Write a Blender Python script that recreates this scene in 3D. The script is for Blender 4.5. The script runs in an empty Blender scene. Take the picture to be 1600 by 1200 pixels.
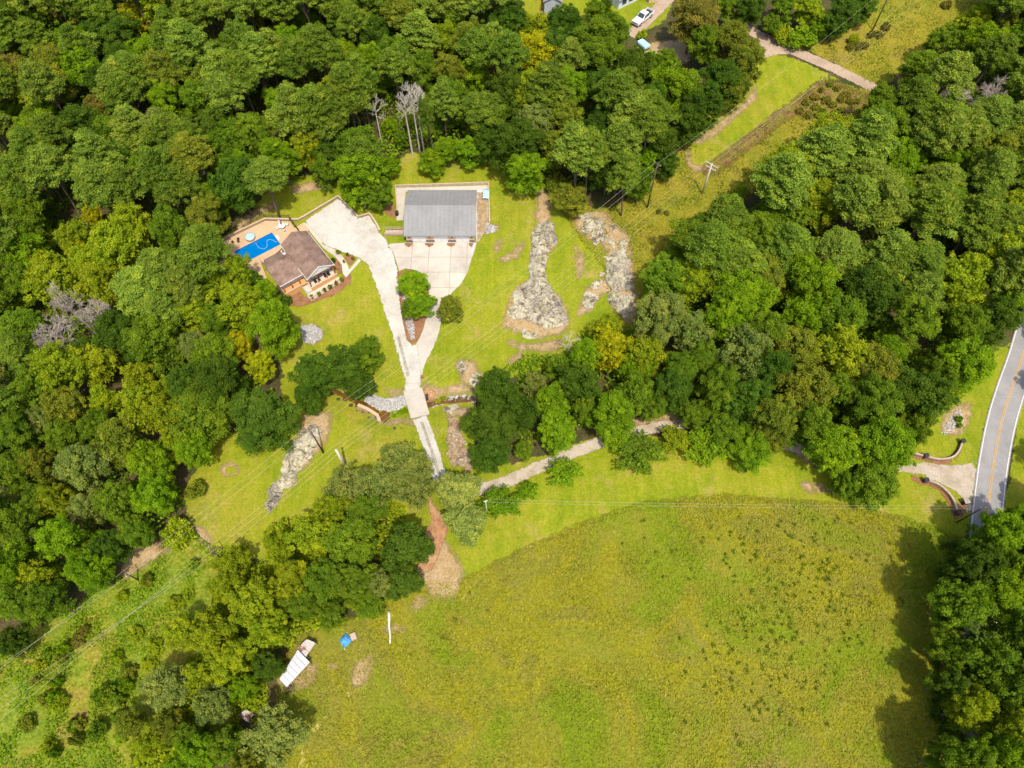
import bpy, bmesh, math, random
import numpy as np
from mathutils import Vector, Matrix, noise as mnoise
from mathutils.geometry import delaunay_2d_cdt

R = math.radians
scene = bpy.context.scene
col = scene.collection
rng = np.random.default_rng(7)
random.seed(7)

# ------------------------------------------------------------------ camera, sky, sun, exposure
CAM_H, CAM_F, CAM_T = 120.0, 1109.0, R(28.4)
cam_data = bpy.data.cameras.new('camera')
cam_data.sensor_width = 36.0
cam_data.lens = CAM_F / 1600 * 36.0
cam_data.clip_end = 6000
cam = bpy.data.objects.new('camera', cam_data)
col.objects.link(cam)
cam.location = (0, 0, CAM_H)
cam.rotation_euler = (CAM_T, 0, 0)
scene.camera = cam

SUN_EL = R(64)
SH = Vector((-0.30, 0.954, 0)).normalized()          # the way shadows fall on the ground
sun_dir = Vector((-SH.x * math.cos(SUN_EL), -SH.y * math.cos(SUN_EL), math.sin(SUN_EL)))
world = bpy.data.worlds.new('World')
scene.world = world
world.use_nodes = True
wn = world.node_tree.nodes
sky = wn.new('ShaderNodeTexSky')
sky.sky_type = 'NISHITA'
sky.sun_disc = False
sky.sun_elevation = SUN_EL
sky.sun_rotation = math.atan2(sun_dir.x, sun_dir.y)
sky.air_density = 0.8
sky.dust_density = 3.0
wn['Background'].inputs['Strength'].default_value = 0.15
world.node_tree.links.new(sky.outputs['Color'], wn['Background'].inputs['Color'])
sd = bpy.data.lights.new('sun', 'SUN')
sd.energy = 2.8
sd.angle = R(0.53)
sd.color = (1.0, 0.93, 0.77)
sun = bpy.data.objects.new('sun', sd)
col.objects.link(sun)
sun.location = (60, -150, 220)
sun.rotation_euler = (-sun_dir).to_track_quat('-Z', 'Y').to_euler()
scene.view_settings.view_transform = 'Standard'
scene.view_settings.look = 'None'
scene.view_settings.gamma = 1.0
scene.view_settings.use_curve_mapping = False
scene.view_settings.exposure = 0.93
scene.cycles.max_bounces = 6
scene.cycles.transparent_max_bounces = 8

# ------------------------------------------------------------------ terrain height and placing
def sstep(a, b, x):
    t = np.clip((np.asarray(x, float) - a) / (b - a), 0, 1)
    return t * t * (3 - 2 * t)

CREEK = None
def seg_dist(x, y, pts):
    d = np.full(np.shape(x), 1e9)
    for (x0, y0), (x1, y1) in zip(pts[:-1], pts[1:]):
        dx, dy = x1 - x0, y1 - y0
        t = np.clip(((x - x0) * dx + (y - y0) * dy) / (dx * dx + dy * dy + 1e-9), 0, 1)
        d = np.minimum(d, np.hypot(x - x0 - t * dx, y - y0 - t * dy))
    return d

def hh(x, y):
    x = np.asarray(x, float); y = np.asarray(y, float)
    z = 2.0 * sstep(74, 92, y) + 3.5 * sstep(120, 185, y)
    amp = 0.35 * (1 - 0.9 * np.exp(-((x + 30) ** 2 + (y - 98) ** 2) / 900.0))
    z = z + amp * (np.sin(x * 0.06 + 1.3) * np.cos(y * 0.05) + 0.5 * np.sin(x * 0.13 + y * 0.11))
    if CREEK is not None:
        z = z - 0.9 * np.exp(-(seg_dist(x, y, CREEK) / 2.3) ** 2)
    return z
def h1(x, y):
    return float(hh(x, y))

def ray(u, v):
    a = (u - 800) / CAM_F; b = (600 - v) / CAM_F
    return (a, math.sin(CAM_T) + b * math.cos(CAM_T), -math.cos(CAM_T) + b * math.sin(CAM_T))
def atz(u, v, z):
    d = ray(u, v); t = (z - CAM_H) / d[2]
    return (d[0] * t, d[1] * t)
def at(u, v, dz=0.0):
    z = 0.0
    for _ in range(6):
        p = atz(u, v, z + dz); z = h1(*p)
    return p
def mpp(u, v, z):                                        # metres per photo pixel, across the view
    d = ray(u, v); t = (z - CAM_H) / d[2]
    return t / CAM_F
CREEK_ = [at(u, v) for u, v in ((430, 585), (500, 598), (560, 631), (590, 647), (604, 650), (625, 640), (652, 632), (672, 631), (690, 627), (745, 622), (820, 612), (900, 600))]
CREEK = CREEK_

# ------------------------------------------------------------------ scene helpers
def link(o, parent=None):
    col.objects.link(o)
    if parent is not None:
        o.parent = parent
    return o
def tag(o, label=None, cat=None, group=None, kind=None):
    if label: o['label'] = label
    if cat: o['category'] = cat
    if group: o['group'] = group
    if kind: o['kind'] = kind
    return o
def empty(name, loc, rz=0.0, **k):
    o = bpy.data.objects.new(name, None)
    o.empty_display_size = 0.5
    link(o)
    o.location = loc; o.rotation_euler = (0, 0, rz)
    return tag(o, **k)
class MB:
    def __init__(s): s.v = []; s.f = []
    def add(s, vs, fs):
        n = len(s.v); s.v += [tuple(p) for p in vs]; s.f += [tuple(i + n for i in f) for f in fs]; return s
    def box(s, c, size, rz=0.0, rx=0.0, ry=0.0):
        m = Matrix.Rotation(rz, 3, 'Z') @ Matrix.Rotation(ry, 3, 'Y') @ Matrix.Rotation(rx, 3, 'X')
        vs = []
        for k in range(8):
            p = Vector(((k & 1) - .5, ((k >> 1) & 1) - .5, ((k >> 2) & 1) - .5))
            p = m @ Vector((p.x * size[0], p.y * size[1], p.z * size[2])) + Vector(c)
            vs.append(p)
        return s.add(vs, [(0, 2, 3, 1), (4, 5, 7, 6), (0, 1, 5, 4), (2, 6, 7, 3), (0, 4, 6, 2), (1, 3, 7, 5)])
    def b2(s, lo, hi):
        return s.box([(a + b) / 2 for a, b in zip(lo, hi)], [b - a for a, b in zip(lo, hi)])
    def prism(s, poly, z0, z1):                          # poly: xy list anticlockwise
        n = len(poly)
        vs = [(x, y, z0) for x, y in poly] + [(x, y, z1) for x, y in poly]
        fs = [tuple(range(n - 1, -1, -1)), tuple(range(n, 2 * n))]
        fs += [(i, (i + 1) % n, n + (i + 1) % n, n + i) for i in range(n)]
        return s.add(vs, fs)
    def tube(s, pts, rads, n=6, cap=True):
        pts = [Vector(p) for p in pts]
        rings = []
        for i, p in enumerate(pts):
            d = (pts[min(i + 1, len(pts) - 1)] - pts[max(i - 1, 0)])
            if d.length < 1e-6: d = Vector((0, 0, 1))
            d.normalize()
            a = d.cross(Vector((0, 0, 1)) if abs(d.z) < .9 else Vector((1, 0, 0))).normalized(); b = d.cross(a)
            r = rads[i] if hasattr(rads, '__len__') else rads
            rings.append([p + (a * math.cos(2 * math.pi * k / n) + b * math.sin(2 * math.pi * k / n)) * r for k in range(n)])
        vs = [q for r_ in rings for q in r_]
        fs = []
        for i in range(len(pts) - 1):
            for k in range(n):
                fs.append((i * n + k, i * n + (k + 1) % n, (i + 1) * n + (k + 1) % n, (i + 1) * n + k))
        if cap:
            fs.append(tuple(range(n - 1, -1, -1))); fs.append(tuple((len(pts) - 1) * n + k for k in range(n)))
        return s.add(vs, fs)
    def lathe(s, prof, n=16, c=(0, 0, 0)):
        vs = []; m = len(prof)
        for k in range(n):
            a = 2 * math.pi * k / n
            for r, z in prof: vs.append((c[0] + r * math.cos(a), c[1] + r * math.sin(a), c[2] + z))
        fs = []
        for k in range(n):
            k2 = (k + 1) % n
            for i in range(m - 1): fs.append((k * m + i, k2 * m + i, k2 * m + i + 1, k * m + i + 1))
        return s.add(vs, fs)
    def mesh(s, name, mat=None, smooth=False):
        me = bpy.data.meshes.new(name)
        me.from_pydata(s.v, [], s.f)
        me.validate()
        bm = bmesh.new(); bm.from_mesh(me); bmesh.ops.recalc_face_normals(bm, faces=bm.faces); bm.to_mesh(me); bm.free()
        if mat: me.materials.append(mat)
        if smooth: me.polygons.foreach_set('use_smooth', [True] * len(me.polygons))
        return me
    def obj(s, name, mat=None, parent=None, smooth=False, bevel=0.0):
        o = bpy.data.objects.new(name, s.mesh(name, mat, smooth))
        if bevel:
            b = o.modifiers.new('bevel', 'BEVEL'); b.width = bevel; b.segments = 2; b.limit_method = 'ANGLE'
        return link(o, parent)

# ------------------------------------------------------------------ materials
class NT:
    def __init__(s, name):
        s.m = bpy.data.materials.new(name); s.m.use_nodes = True
        s.t = s.m.node_tree; s.n = s.t.nodes; s.bsdf = s.n['Principled BSDF']; s.out = s.n['Material Output']
        s.bsdf.inputs['Roughness'].default_value = 0.85
        s.bsdf.inputs['Specular IOR Level'].default_value = 0.06
    def L(s, a, b): s.t.links.new(a, b)
    def pos(s):
        return s.n.new('ShaderNodeNewGeometry').outputs['Position']
    def objc(s):
        return s.n.new('ShaderNodeTexCoord').outputs['Object']
    def noise(s, scale, vec=None, detail=4.0, rough=0.55, dist=0.0, stretch=None):
        nd = s.n.new('ShaderNodeTexNoise'); nd.inputs['Scale'].default_value = scale
        nd.inputs['Detail'].default_value = detail; nd.inputs['Roughness'].default_value = rough; nd.inputs['Distortion'].default_value = dist
        v = vec if vec is not None else s.pos()
        if stretch:
            mp = s.n.new('ShaderNodeMapping'); mp.inputs['Rotation'].default_value = (0, 0, stretch[2]); mp.inputs['Scale'].default_value = (stretch[0], stretch[1], 1)
            s.L(v, mp.inputs['Vector']); v = mp.outputs['Vector']
        s.L(v, nd.inputs['Vector'])
        return nd.outputs['Fac']
    def ramp(s, fac, stops):
        r = s.n.new('ShaderNodeValToRGB')
        e = r.color_ramp.elements
        while len(e) < len(stops): e.new(0.5)
        for k, (p, c) in enumerate(stops):
            e[k].position = p; e[k].color = (*c, 1) if len(c) == 3 else c
        s.L(fac, r.inputs['Fac'])
        return r.outputs['Color']
    def math(s, op, a, b=None, clamp=False):
        m = s.n.new('ShaderNodeMath'); m.operation = op; m.use_clamp = clamp
        for i, q in enumerate((a, b)):
            if q is None: continue
            if isinstance(q, (int, float)): m.inputs[i].default_value = q
            else: s.L(q, m.inputs[i])
        return m.outputs[0]
    def mix(s, fac, a, b, mode='MIX'):
        m = s.n.new('ShaderNodeMix'); m.data_type = 'RGBA'; m.blend_type = mode
        for sock, q in ((m.inputs[0], fac), (m.inputs[6], a), (m.inputs[7], b)):
            if isinstance(q, (int, float)): sock.default_value = q
            elif isinstance(q, tuple): sock.default_value = (*q, 1)
            else: s.L(q, sock)
        return m.outputs[2]
    def fine(s, c, scale, lo=0.75, hi=1.25, vec=None, detail=3):
        f = s.ramp(s.noise(scale, vec, detail), [(0.3, (lo,) * 3), (0.7, (hi,) * 3)])
        return s.mix(1.0, c, f, 'MULTIPLY')
    def map(s, v, a, b, c=0.0, d=1.0):
        m = s.n.new('ShaderNodeMapRange'); s.L(v, m.inputs[0])
        for i, q in enumerate((a, b, c, d)): m.inputs[i + 1].default_value = q
        return m.outputs[0]
    def attr(s, name):
        a = s.n.new('ShaderNodeAttribute'); a.attribute_name = name
        return a.outputs['Fac']
    def bump(s, hgt, strength=0.5, dist=0.1):
        b = s.n.new('ShaderNodeBump'); b.inputs['Strength'].default_value = strength; b.inputs['Distance'].default_value = dist
        s.L(hgt, b.inputs['Height']); s.L(b.outputs['Normal'], s.bsdf.inputs['Normal'])
    def base(s, c):
        if isinstance(c, tuple): s.bsdf.inputs['Base Color'].default_value = (*c, 1)
        else: s.L(c, s.bsdf.inputs['Base Color'])
        return s
    def ragged(s, width=0.8, scale=1.3, detail=5, soft=(-0.08, 0.18)):       # sheet's edge breaks up over 'width' metres
        e = s.attr('edge')
        nz = s.noise(scale, detail=detail, rough=0.65)
        a = s.math('ADD', s.math('MULTIPLY', e, 1.0 / width), s.map(nz, 0.3, 0.7, -0.62, 0.38))
        s.L(s.map(a, soft[0], soft[1]), s.bsdf.inputs['Alpha'])
        return s

def simple(name, c, rough=0.7, var=0.15, scale=6.0, metal=0.0, spec=0.3):
    n = NT(name)
    n.bsdf.inputs['Roughness'].default_value = rough; n.bsdf.inputs['Metallic'].default_value = metal
    n.bsdf.inputs['Specular IOR Level'].default_value = spec
    n.base(n.fine(n.mix(0.0, c, c), scale, 1 - var, 1 + var))
    return n.m

M = {}
def mk_ground():
    # ---- forest floor: leaf litter with green undergrowth
    n = NT('forest_floor')
    c = n.ramp(n.noise(0.25), [(0.3, (0.035, 0.05, 0.012)), (0.55, (0.075, 0.055, 0.026)), (0.75, (0.05, 0.075, 0.015))])
    n.base(n.fine(c, 4.0, 0.5, 1.4)); M['floor'] = n.m
    # ---- mown lawn
    n = NT('mown_lawn')
    big = n.noise(0.045, detail=3); mid = n.noise(0.35, detail=5, rough=0.65)
    c = n.ramp(big, [(0.34, (0.130, 0.175, 0.006)), (0.5, (0.195, 0.215, 0.010)), (0.66, (0.230, 0.205, 0.022))])
    c2 = n.ramp(mid, [(0.3, (0.105, 0.158, 0.005)), (0.5, (0.185, 0.212, 0.010)), (0.72, (0.28, 0.23, 0.040))])
    c = n.mix(0.5, c, c2)
    st = n.noise(0.55, stretch=(1.6, 0.09, R(-20)), detail=3, dist=.3)
    c = n.mix(1.0, c, n.ramp(st, [(0.35, (0.92, 0.93, 0.92)), (0.65, (1.07, 1.06, 1.06))]), 'MULTIPLY')
    dry = n.map(n.noise(0.16, detail=8, rough=0.75), 0.55, 0.70)
    c = n.mix(n.math('MULTIPLY', dry, 0.8), c, (0.30, 0.215, 0.075))
    lush = n.map(n.noise(0.11, detail=7, rough=0.7, dist=0.5), 0.52, 0.66)
    c = n.mix(n.math('MULTIPLY', lush, 0.6), c, (0.105, 0.165, 0.006))
    c = n.mix(1.0, c, (0.95, 0.94, 1.0), 'MULTIPLY')
    n.base(n.fine(c, 2.6, 0.80, 1.2, detail=6)); n.bump(n.noise(5.0), 0.5, 0.08)
    n.ragged(0.9, 0.9); M['lawn'] = n.m
    # ---- unmown meadow
    def meadow_col(n, k=0.86):
        big = n.noise(0.042, detail=5, rough=0.6, dist=0.6); mid = n.noise(0.35, detail=7, rough=0.72, dist=0.4)
        c = n.ramp(big, [(0.30, (0.085, 0.145, 0.004)), (0.40, (0.125, 0.170, 0.006)), (0.46, (0.165, 0.158, 0.014)), (0.51, (0.195, 0.180, 0.008)), (0.56, (0.160, 0.142, 0.020)), (0.62, (0.135, 0.165, 0.008)), (0.70, (0.190, 0.150, 0.034))])
        c2 = n.ramp(mid, [(0.28, (0.105, 0.145, 0.006)), (0.5, (0.150, 0.162, 0.010)), (0.72, (0.195, 0.178, 0.030))])
        return n.mix(1.0, n.mix(0.35, c, c2), (0.95, 0.94, 1.1), 'MULTIPLY')
    n = NT('meadow')
    c = meadow_col(n)
    c = n.fine(c, 1.3, 0.86, 1.14, detail=6)
    n.base(n.fine(c, 5.0, 0.86, 1.16, detail=4)); n.bump(n.noise(3.0, detail=6), 0.5, 0.12)
    n.ragged(1.8, 0.7, 6, (-0.25, 0.5)); M['meadow'] = n.m
    n = NT('meadow_grass')
    c = meadow_col(n)
    f = n.attr('face_tone')
    c = n.mix(1.0, c, n.ramp(f, [(0.0, (1.1, 1.12, 1.0)), (0.55, (1.25, 1.25, 1.15)), (1.0, (1.5, 1.4, 1.6))]), 'MULTIPLY')
    n.base(c); M['meadow_grass'] = n.m
    # ---- rough grass of the cleared strip
    n = NT('rough_grass')
    c = n.ramp(n.noise(0.09, detail=5, rough=0.65, dist=0.5), [(0.36, (0.075, 0.160, 0.004)), (0.50, (0.120, 0.170, 0.006)), (0.57, (0.185, 0.165, 0.014)), (0.68, (0.20, 0.115, 0.045))])
    c = n.mix(0.4, c, n.ramp(n.noise(0.8, detail=6, rough=0.7), [(0.3, (0.09, 0.13, 0.01)), (0.7, (0.29, 0.24, 0.05))]))
    n.base(n.fine(c, 2.5, 0.6, 1.35, detail=6)); n.bump(n.noise(2.0, detail=6), 0.9, 0.3)
    n.ragged(1.4, 0.5); M['rough'] = n.m
    n = NT('golden_grass')
    c = n.ramp(n.noise(0.08, detail=6, rough=0.65, dist=0.5), [(0.32, (0.125, 0.155, 0.006)), (0.46, (0.175, 0.165, 0.010)), (0.56, (0.215, 0.175, 0.012)), (0.68, (0.19, 0.125, 0.035))])
    c = n.mix(0.35, c, n.ramp(n.noise(0.8, detail=6, rough=0.7), [(0.3, (0.09, 0.12, 0.008)), (0.7, (0.25, 0.20, 0.04))]))
    n.base(n.fine(c, 2.5, 0.65, 1.3, detail=6)); n.bump(n.noise(2.0, detail=6), 0.9, 0.3)
    n.ragged(1.4, 0.5); M['golden'] = n.m
    # ---- white gravel, brown gravel, soils, mulch
    def soil(key, stops, fs=5.0, lo=0.8, hi=1.15, edge=0.8, es=1.3, big=0.25, soft=(-0.12, 0.25)):
        n = NT(key)
        n.base(n.fine(n.ramp(n.noise(big, detail=6, rough=0.65), stops), fs, lo, hi, detail=6))
        n.bump(n.noise(fs * 2), 0.5, 0.06); n.ragged(edge, es, 8, soft); M[key] = n.m
    soil('white_gravel', [(0.28, (0.27, 0.235, 0.18)), (0.42, (0.37, 0.345, 0.30)), (0.60, (0.425, 0.405, 0.365))], 3.0, 0.85, 1.1, 0.45, 1.6, 0.22)
    soil('drive_gravel', [(0.3, (0.25, 0.20, 0.14)), (0.5, (0.34, 0.285, 0.22)), (0.7, (0.39, 0.34, 0.275))], 3.0, 0.85, 1.12, 0.5, 1.2, 0.35)
    soil('track_grass', [(0.3, (0.25, 0.215, 0.13)), (0.6, (0.33, 0.29, 0.21))], 3.0, 0.7, 1.2, 0.22, 1.0, 0.6, (-0.6, 0.6))
    soil('dirt_road', [(0.3, (0.24, 0.17, 0.115)), (0.55, (0.33, 0.25, 0.185)), (0.75, (0.42, 0.24, 0.13))], 3.0, 0.8, 1.15, 0.6, 0.8, 0.12)
    soil('bare_soil', [(0.28, (0.25, 0.18, 0.07)), (0.45, (0.30, 0.21, 0.10)), (0.62, (0.35, 0.25, 0.15)), (0.75, (0.22, 0.19, 0.045))], 3.0, 0.7, 1.2, 1.5, 0.8, 0.45, (-0.35, 0.6))
    soil('red_clay', [(0.3, (0.23, 0.105, 0.05)), (0.5, (0.30, 0.155, 0.08)), (0.7, (0.36, 0.24, 0.13))], 3.0, 0.75, 1.2, 0.6, 1.1, 0.6, (-0.3, 0.5))
    soil('dry_brush', [(0.3, (0.10, 0.055, 0.022)), (0.45, (0.155, 0.095, 0.035)), (0.6, (0.15, 0.14, 0.018)), (0.75, (0.20, 0.13, 0.05))], 2.0, 0.6, 1.3, 2.0, 0.6, 0.5, (-0.35, 0.6))
    soil('mulch', [(0.3, (0.145, 0.068, 0.032)), (0.5, (0.20, 0.098, 0.05)), (0.7, (0.24, 0.13, 0.075))], 6.0, 0.72, 1.25, 0.22, 2.5, 0.8)
    soil('rock_rubble', [(0.25, (0.10, 0.075, 0.05)), (0.42, (0.20, 0.13, 0.07)), (0.55, (0.29, 0.21, 0.135)), (0.7, (0.17, 0.15, 0.035))], 2.0, 0.6, 1.3, 0.9, 1.0, 0.7)
    soil('track', [(0.3, (0.26, 0.235, 0.045)), (0.7, (0.36, 0.30, 0.09))], 3.0, 0.8, 1.2, 0.5, 1.2, 0.5)
    # ---- concrete (slabs), asphalt, road paint
    n = NT('pale_concrete')
    c = n.ramp(n.noise(0.16, detail=6, rough=0.65), [(0.32, (0.315, 0.28, 0.235)), (0.5, (0.405, 0.37, 0.315)), (0.68, (0.435, 0.40, 0.35))])
    st = n.map(n.noise(0.45, detail=7, rough=0.75), 0.60, 0.75)
    c = n.mix(n.math('MULTIPLY', st, 0.55), c, (0.20, 0.165, 0.135))
    info = n.n.new('ShaderNodeObjectInfo')
    c = n.mix(1.0, c, n.ramp(info.outputs['Random'], [(0.0, (0.93, 0.93, 0.93)), (1.0, (1.05, 1.04, 1.03))]), 'MULTIPLY')
    n.base(n.fine(c, 4.0, 0.93, 1.05)); M['concrete'] = n.m
    n = NT('pool_deck_concrete')
    c = n.ramp(n.noise(0.3, detail=6), [(0.3, (0.40, 0.27, 0.16)), (0.7, (0.47, 0.335, 0.215))])
    n.base(n.fine(c, 4.0, 0.92, 1.06)); M['pool_deck'] = n.m
    n = NT('asphalt')
    c = n.ramp(n.noise(0.3, detail=6, rough=0.7), [(0.3, (0.195, 0.19, 0.19)), (0.7, (0.255, 0.245, 0.245))])
    n.base(n.fine(c, 6.0, 0.88, 1.1)); M['asphalt'] = n.m
    for k, c in (('white_paint', (0.55, 0.54, 0.52)), ('yellow_paint', (0.46, 0.29, 0.09))):
        n = NT(k); n.base(n.fine(n.mix(0.0, c, c), 3.0, 0.75, 1.1)); M[k] = n.m
    # ---- rock with lichen
    n = NT('lichen_rock')
    big = n.noise(0.13, detail=5, rough=0.6, dist=0.3)
    m1 = n.noise(0.8, detail=8, rough=0.75, dist=0.8)
    pale = n.ramp(m1, [(0.33, (0.03, 0.028, 0.026)), (0.43, (0.20, 0.155, 0.10)), (0.49, (0.36, 0.33, 0.235)), (0.72, (0.43, 0.41, 0.31))])
    oi = n.n.new('ShaderNodeObjectInfo'); sp = n.n.new('ShaderNodeSeparateColor'); n.L(oi.outputs['Color'], sp.inputs[0])
    big = n.math('ADD', big, n.math('MULTIPLY', n.math('SUBTRACT', sp.outputs[0], 1.0), 0.2))
    dark = n.ramp(m1, [(0.36, (0.05, 0.045, 0.043)), (0.48, (0.17, 0.145, 0.12)), (0.56, (0.28, 0.24, 0.185)), (0.74, (0.40, 0.37, 0.30))])
    c = n.mix(n.map(big, 0.38, 0.52), dark, pale)
    moss = n.map(n.noise(0.5, detail=5), 0.60, 0.68)
    c = n.mix(n.math('MULTIPLY', moss, 0.8), c, (0.19, 0.17, 0.04))
    vo = n.n.new('ShaderNodeTexVoronoi'); vo.feature = 'DISTANCE_TO_EDGE'; vo.inputs['Scale'].default_value = 0.42
    ds = n.n.new('ShaderNodeVectorMath'); ds.operation = 'ADD'; nn = n.n.new('ShaderNodeTexNoise'); nn.inputs['Scale'].default_value = .9; nn.inputs['Detail'].default_value = 6; n.L(n.pos(), nn.inputs['Vector'])
    n.L(n.pos(), ds.inputs[0]); n.L(nn.outputs['Color'], ds.inputs[1]); n.L(ds.outputs[0], vo.inputs['Vector'])
    crack = n.map(vo.outputs['Distance'], 0.0, 0.035, 0.5, 1.0)
    c = n.mix(crack, (0.06, 0.05, 0.035), c)
    n.base(n.fine(c, 3.0, 0.75, 1.2, detail=6)); n.bump(n.math('ADD', m1, n.math('MULTIPLY', crack, 0.4)), 0.8, 0.3); n.ragged(0.45, 1.6); M['rock'] = n.m
    n = NT('riprap_stone')
    info = n.attr('face_tone')
    c = n.ramp(info, [(0.0, (0.21, 0.20, 0.19)), (0.5, (0.30, 0.29, 0.28)), (1.0, (0.43, 0.415, 0.40))])
    n.base(c); M['stone'] = n.m
    # ---- water
    n = NT('creek_water')
    n.base(n.ramp(n.noise(0.5), [(0.3, (0.06, 0.028, 0.006)), (0.7, (0.14, 0.066, 0.014))]))
    n.bsdf.inputs['Roughness'].default_value = 0.08; n.bsdf.inputs['Specular IOR Level'].default_value = 0.5
    n.bump(n.noise(3.0), 0.12, 0.05); M['creek'] = n.m
    n = NT('pool_water')
    n.base(n.ramp(n.noise(1.6, detail=3, dist=1.2), [(0.3, (0.0, 0.115, 0.36)), (0.7, (0.0, 0.145, 0.42))]))  # caustic light in the water painted as mottled blue
    n.bsdf.inputs['Roughness'].default_value = 0.05; n.bsdf.inputs['Specular IOR Level'].default_value = 0.5
    n.bump(n.noise(2.5), 0.08, 0.03); M['pool'] = n.m
mk_ground()
# ------------------------------------------------------------------ ground sheets
def smooth_poly(pts, closed=True, step=0.7):
    pts = [Vector((p[0], p[1])) for p in pts]; n = len(pts); out = []
    rngk = range(n if closed else n - 1)
    for i in rngk:
        if closed: p0, p1, p2, p3 = pts[(i - 1) % n], pts[i], pts[(i + 1) % n], pts[(i + 2) % n]
        else: p0, p1, p2, p3 = pts[max(i - 1, 0)], pts[i], pts[i + 1], pts[min(i + 2, n - 1)]
        k = max(1, int((p2 - p1).length / step))
        for j in range(k):
            t = j / k
            out.append(0.5 * ((2 * p1) + (-p0 + p2) * t + (2 * p0 - 5 * p1 + 4 * p2 - p3) * t * t + (-p0 + 3 * p1 - 3 * p2 + p3) * t ** 3))
    if not closed: out.append(pts[-1])
    return [(p.x, p.y) for p in out]
def dense_poly(pts, step=0.8):
    out = []; n = len(pts)
    for i in range(n):
        a, b = Vector(pts[i][:2]), Vector(pts[(i + 1) % n][:2]); k = max(1, int((b - a).length / step))
        out += [tuple(a + (b - a) * (j / k)) for j in range(k)]
    return out
def inside(x, y, poly):
    x = np.asarray(x); y = np.asarray(y); r = np.zeros(x.shape, bool); n = len(poly)
    for i in range(n):
        x0, y0 = poly[i][:2]; x1, y1 = poly[(i + 1) % n][:2]
        if y0 == y1: continue
        c = (y0 > y) != (y1 > y)
        r ^= c & (x < (x1 - x0) * (y - y0) / (y1 - y0) + x0)
    return r
def px(*uv):
    return [at(u, v) for u, v in uv]
def sheet(name, poly, mat, dz, step=1.25, smooth=True, jitter=0.0, parent=None, zfun=None, hole=None, kind='structure', flat=None):
    poly = smooth_poly(poly, True, min(0.9, step)) if smooth else dense_poly(poly, min(1.0, step))
    if jitter:
        poly = [(x + jitter * mnoise.noise((x * .9, y * .9, 3.1)), y + jitter * mnoise.noise((x * .9, y * .9, 9.7))) for x, y in poly]
    xs = [p[0] for p in poly]; ys = [p[1] for p in poly]
    gx, gy = np.meshgrid(np.arange(math.floor(min(xs) / step) * step, max(xs), step), np.arange(math.floor(min(ys) / step) * step, max(ys), step))
    gx = gx.ravel(); gy = gy.ravel()
    ring = poly + [poly[0]]
    k = inside(gx, gy, poly); gx, gy = gx[k], gy[k]
    d = seg_dist(gx, gy, ring); k = d > 0.3 * step; gx, gy, d = gx[k], gy[k], d[k]
    if hole:
        hr = dense_poly(hole, 0.8)
        k = ~inside(gx, gy, hr); k &= seg_dist(gx, gy, hr + [hr[0]]) > .2; gx, gy, d = gx[k], gy[k], d[k]
    vs = [Vector(p) for p in poly]; n = len(vs); edges = [(i, (i + 1) % n) for i in range(n)]
    if hole:
        m = len(hr); vs += [Vector(p) for p in hr]; edges += [(n + i, n + (i + 1) % m) for i in range(m)]
    vs += [Vector((a, b)) for a, b in zip(gx, gy)]
    ov, oe, of, *_ = delaunay_2d_cdt(vs, edges, [], 0, 1e-5)
    P = np.array([(v.x, v.y) for v in ov])
    F = np.array([f for f in of if len(f) == 3])
    C = P[F].mean(1)
    k = inside(C[:, 0], C[:, 1], poly)
    if hole: k &= ~inside(C[:, 0], C[:, 1], hr)
    F = F[k]
    ed = np.minimum(seg_dist(P[:, 0], P[:, 1], ring), 6.0)
    if flat is not None: z = np.full(len(P), flat)
    else: z = hh(P[:, 0], P[:, 1]) + dz
    if zfun is not None: z = z + zfun(P, ed)
    me = bpy.data.meshes.new(name)
    me.from_pydata(np.column_stack([P, z]).tolist(), [], F.tolist())
    bm = bmesh.new(); bm.from_mesh(me)
    bmesh.ops.delete(bm, geom=[v for v in bm.verts if not v.link_faces], context='VERTS')
    bm.normal_update()
    for f in bm.faces:
        if f.normal.z < 0: f.normal_flip()
    bm.to_mesh(me); bm.free()
    co = np.empty(len(me.vertices) * 3); me.vertices.foreach_get('co', co); co = co.reshape(-1, 3)
    a = me.attributes.new('edge', 'FLOAT', 'POINT')
    a.data.foreach_set('value', np.minimum(seg_dist(co[:, 0], co[:, 1], ring), 6.0).astype(np.float32))
    me.polygons.foreach_set('use_smooth', [True] * len(me.polygons))
    me.materials.append(mat)
    o = link(bpy.data.objects.new(name, me), parent)
    if parent is None and kind: tag(o, kind=kind)
    return o
def ribbon_poly(pts, w):
    line = smooth_poly(pts, False, 1.5); L_ = []; R_ = []
    for i, p in enumerate(line):
        a = Vector(line[max(i - 1, 0)]); b = Vector(line[min(i + 1, len(line) - 1)]); d = (b - a).normalized()
        ww = w if not hasattr(w, '__len__') else w[0] + (w[1] - w[0]) * i / (len(line) - 1)
        L_.append((p[0] - d.y * ww / 2, p[1] + d.x * ww / 2)); R_.append((p[0] + d.y * ww / 2, p[1] - d.x * ww / 2))
    return L_ + R_[::-1]

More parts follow.
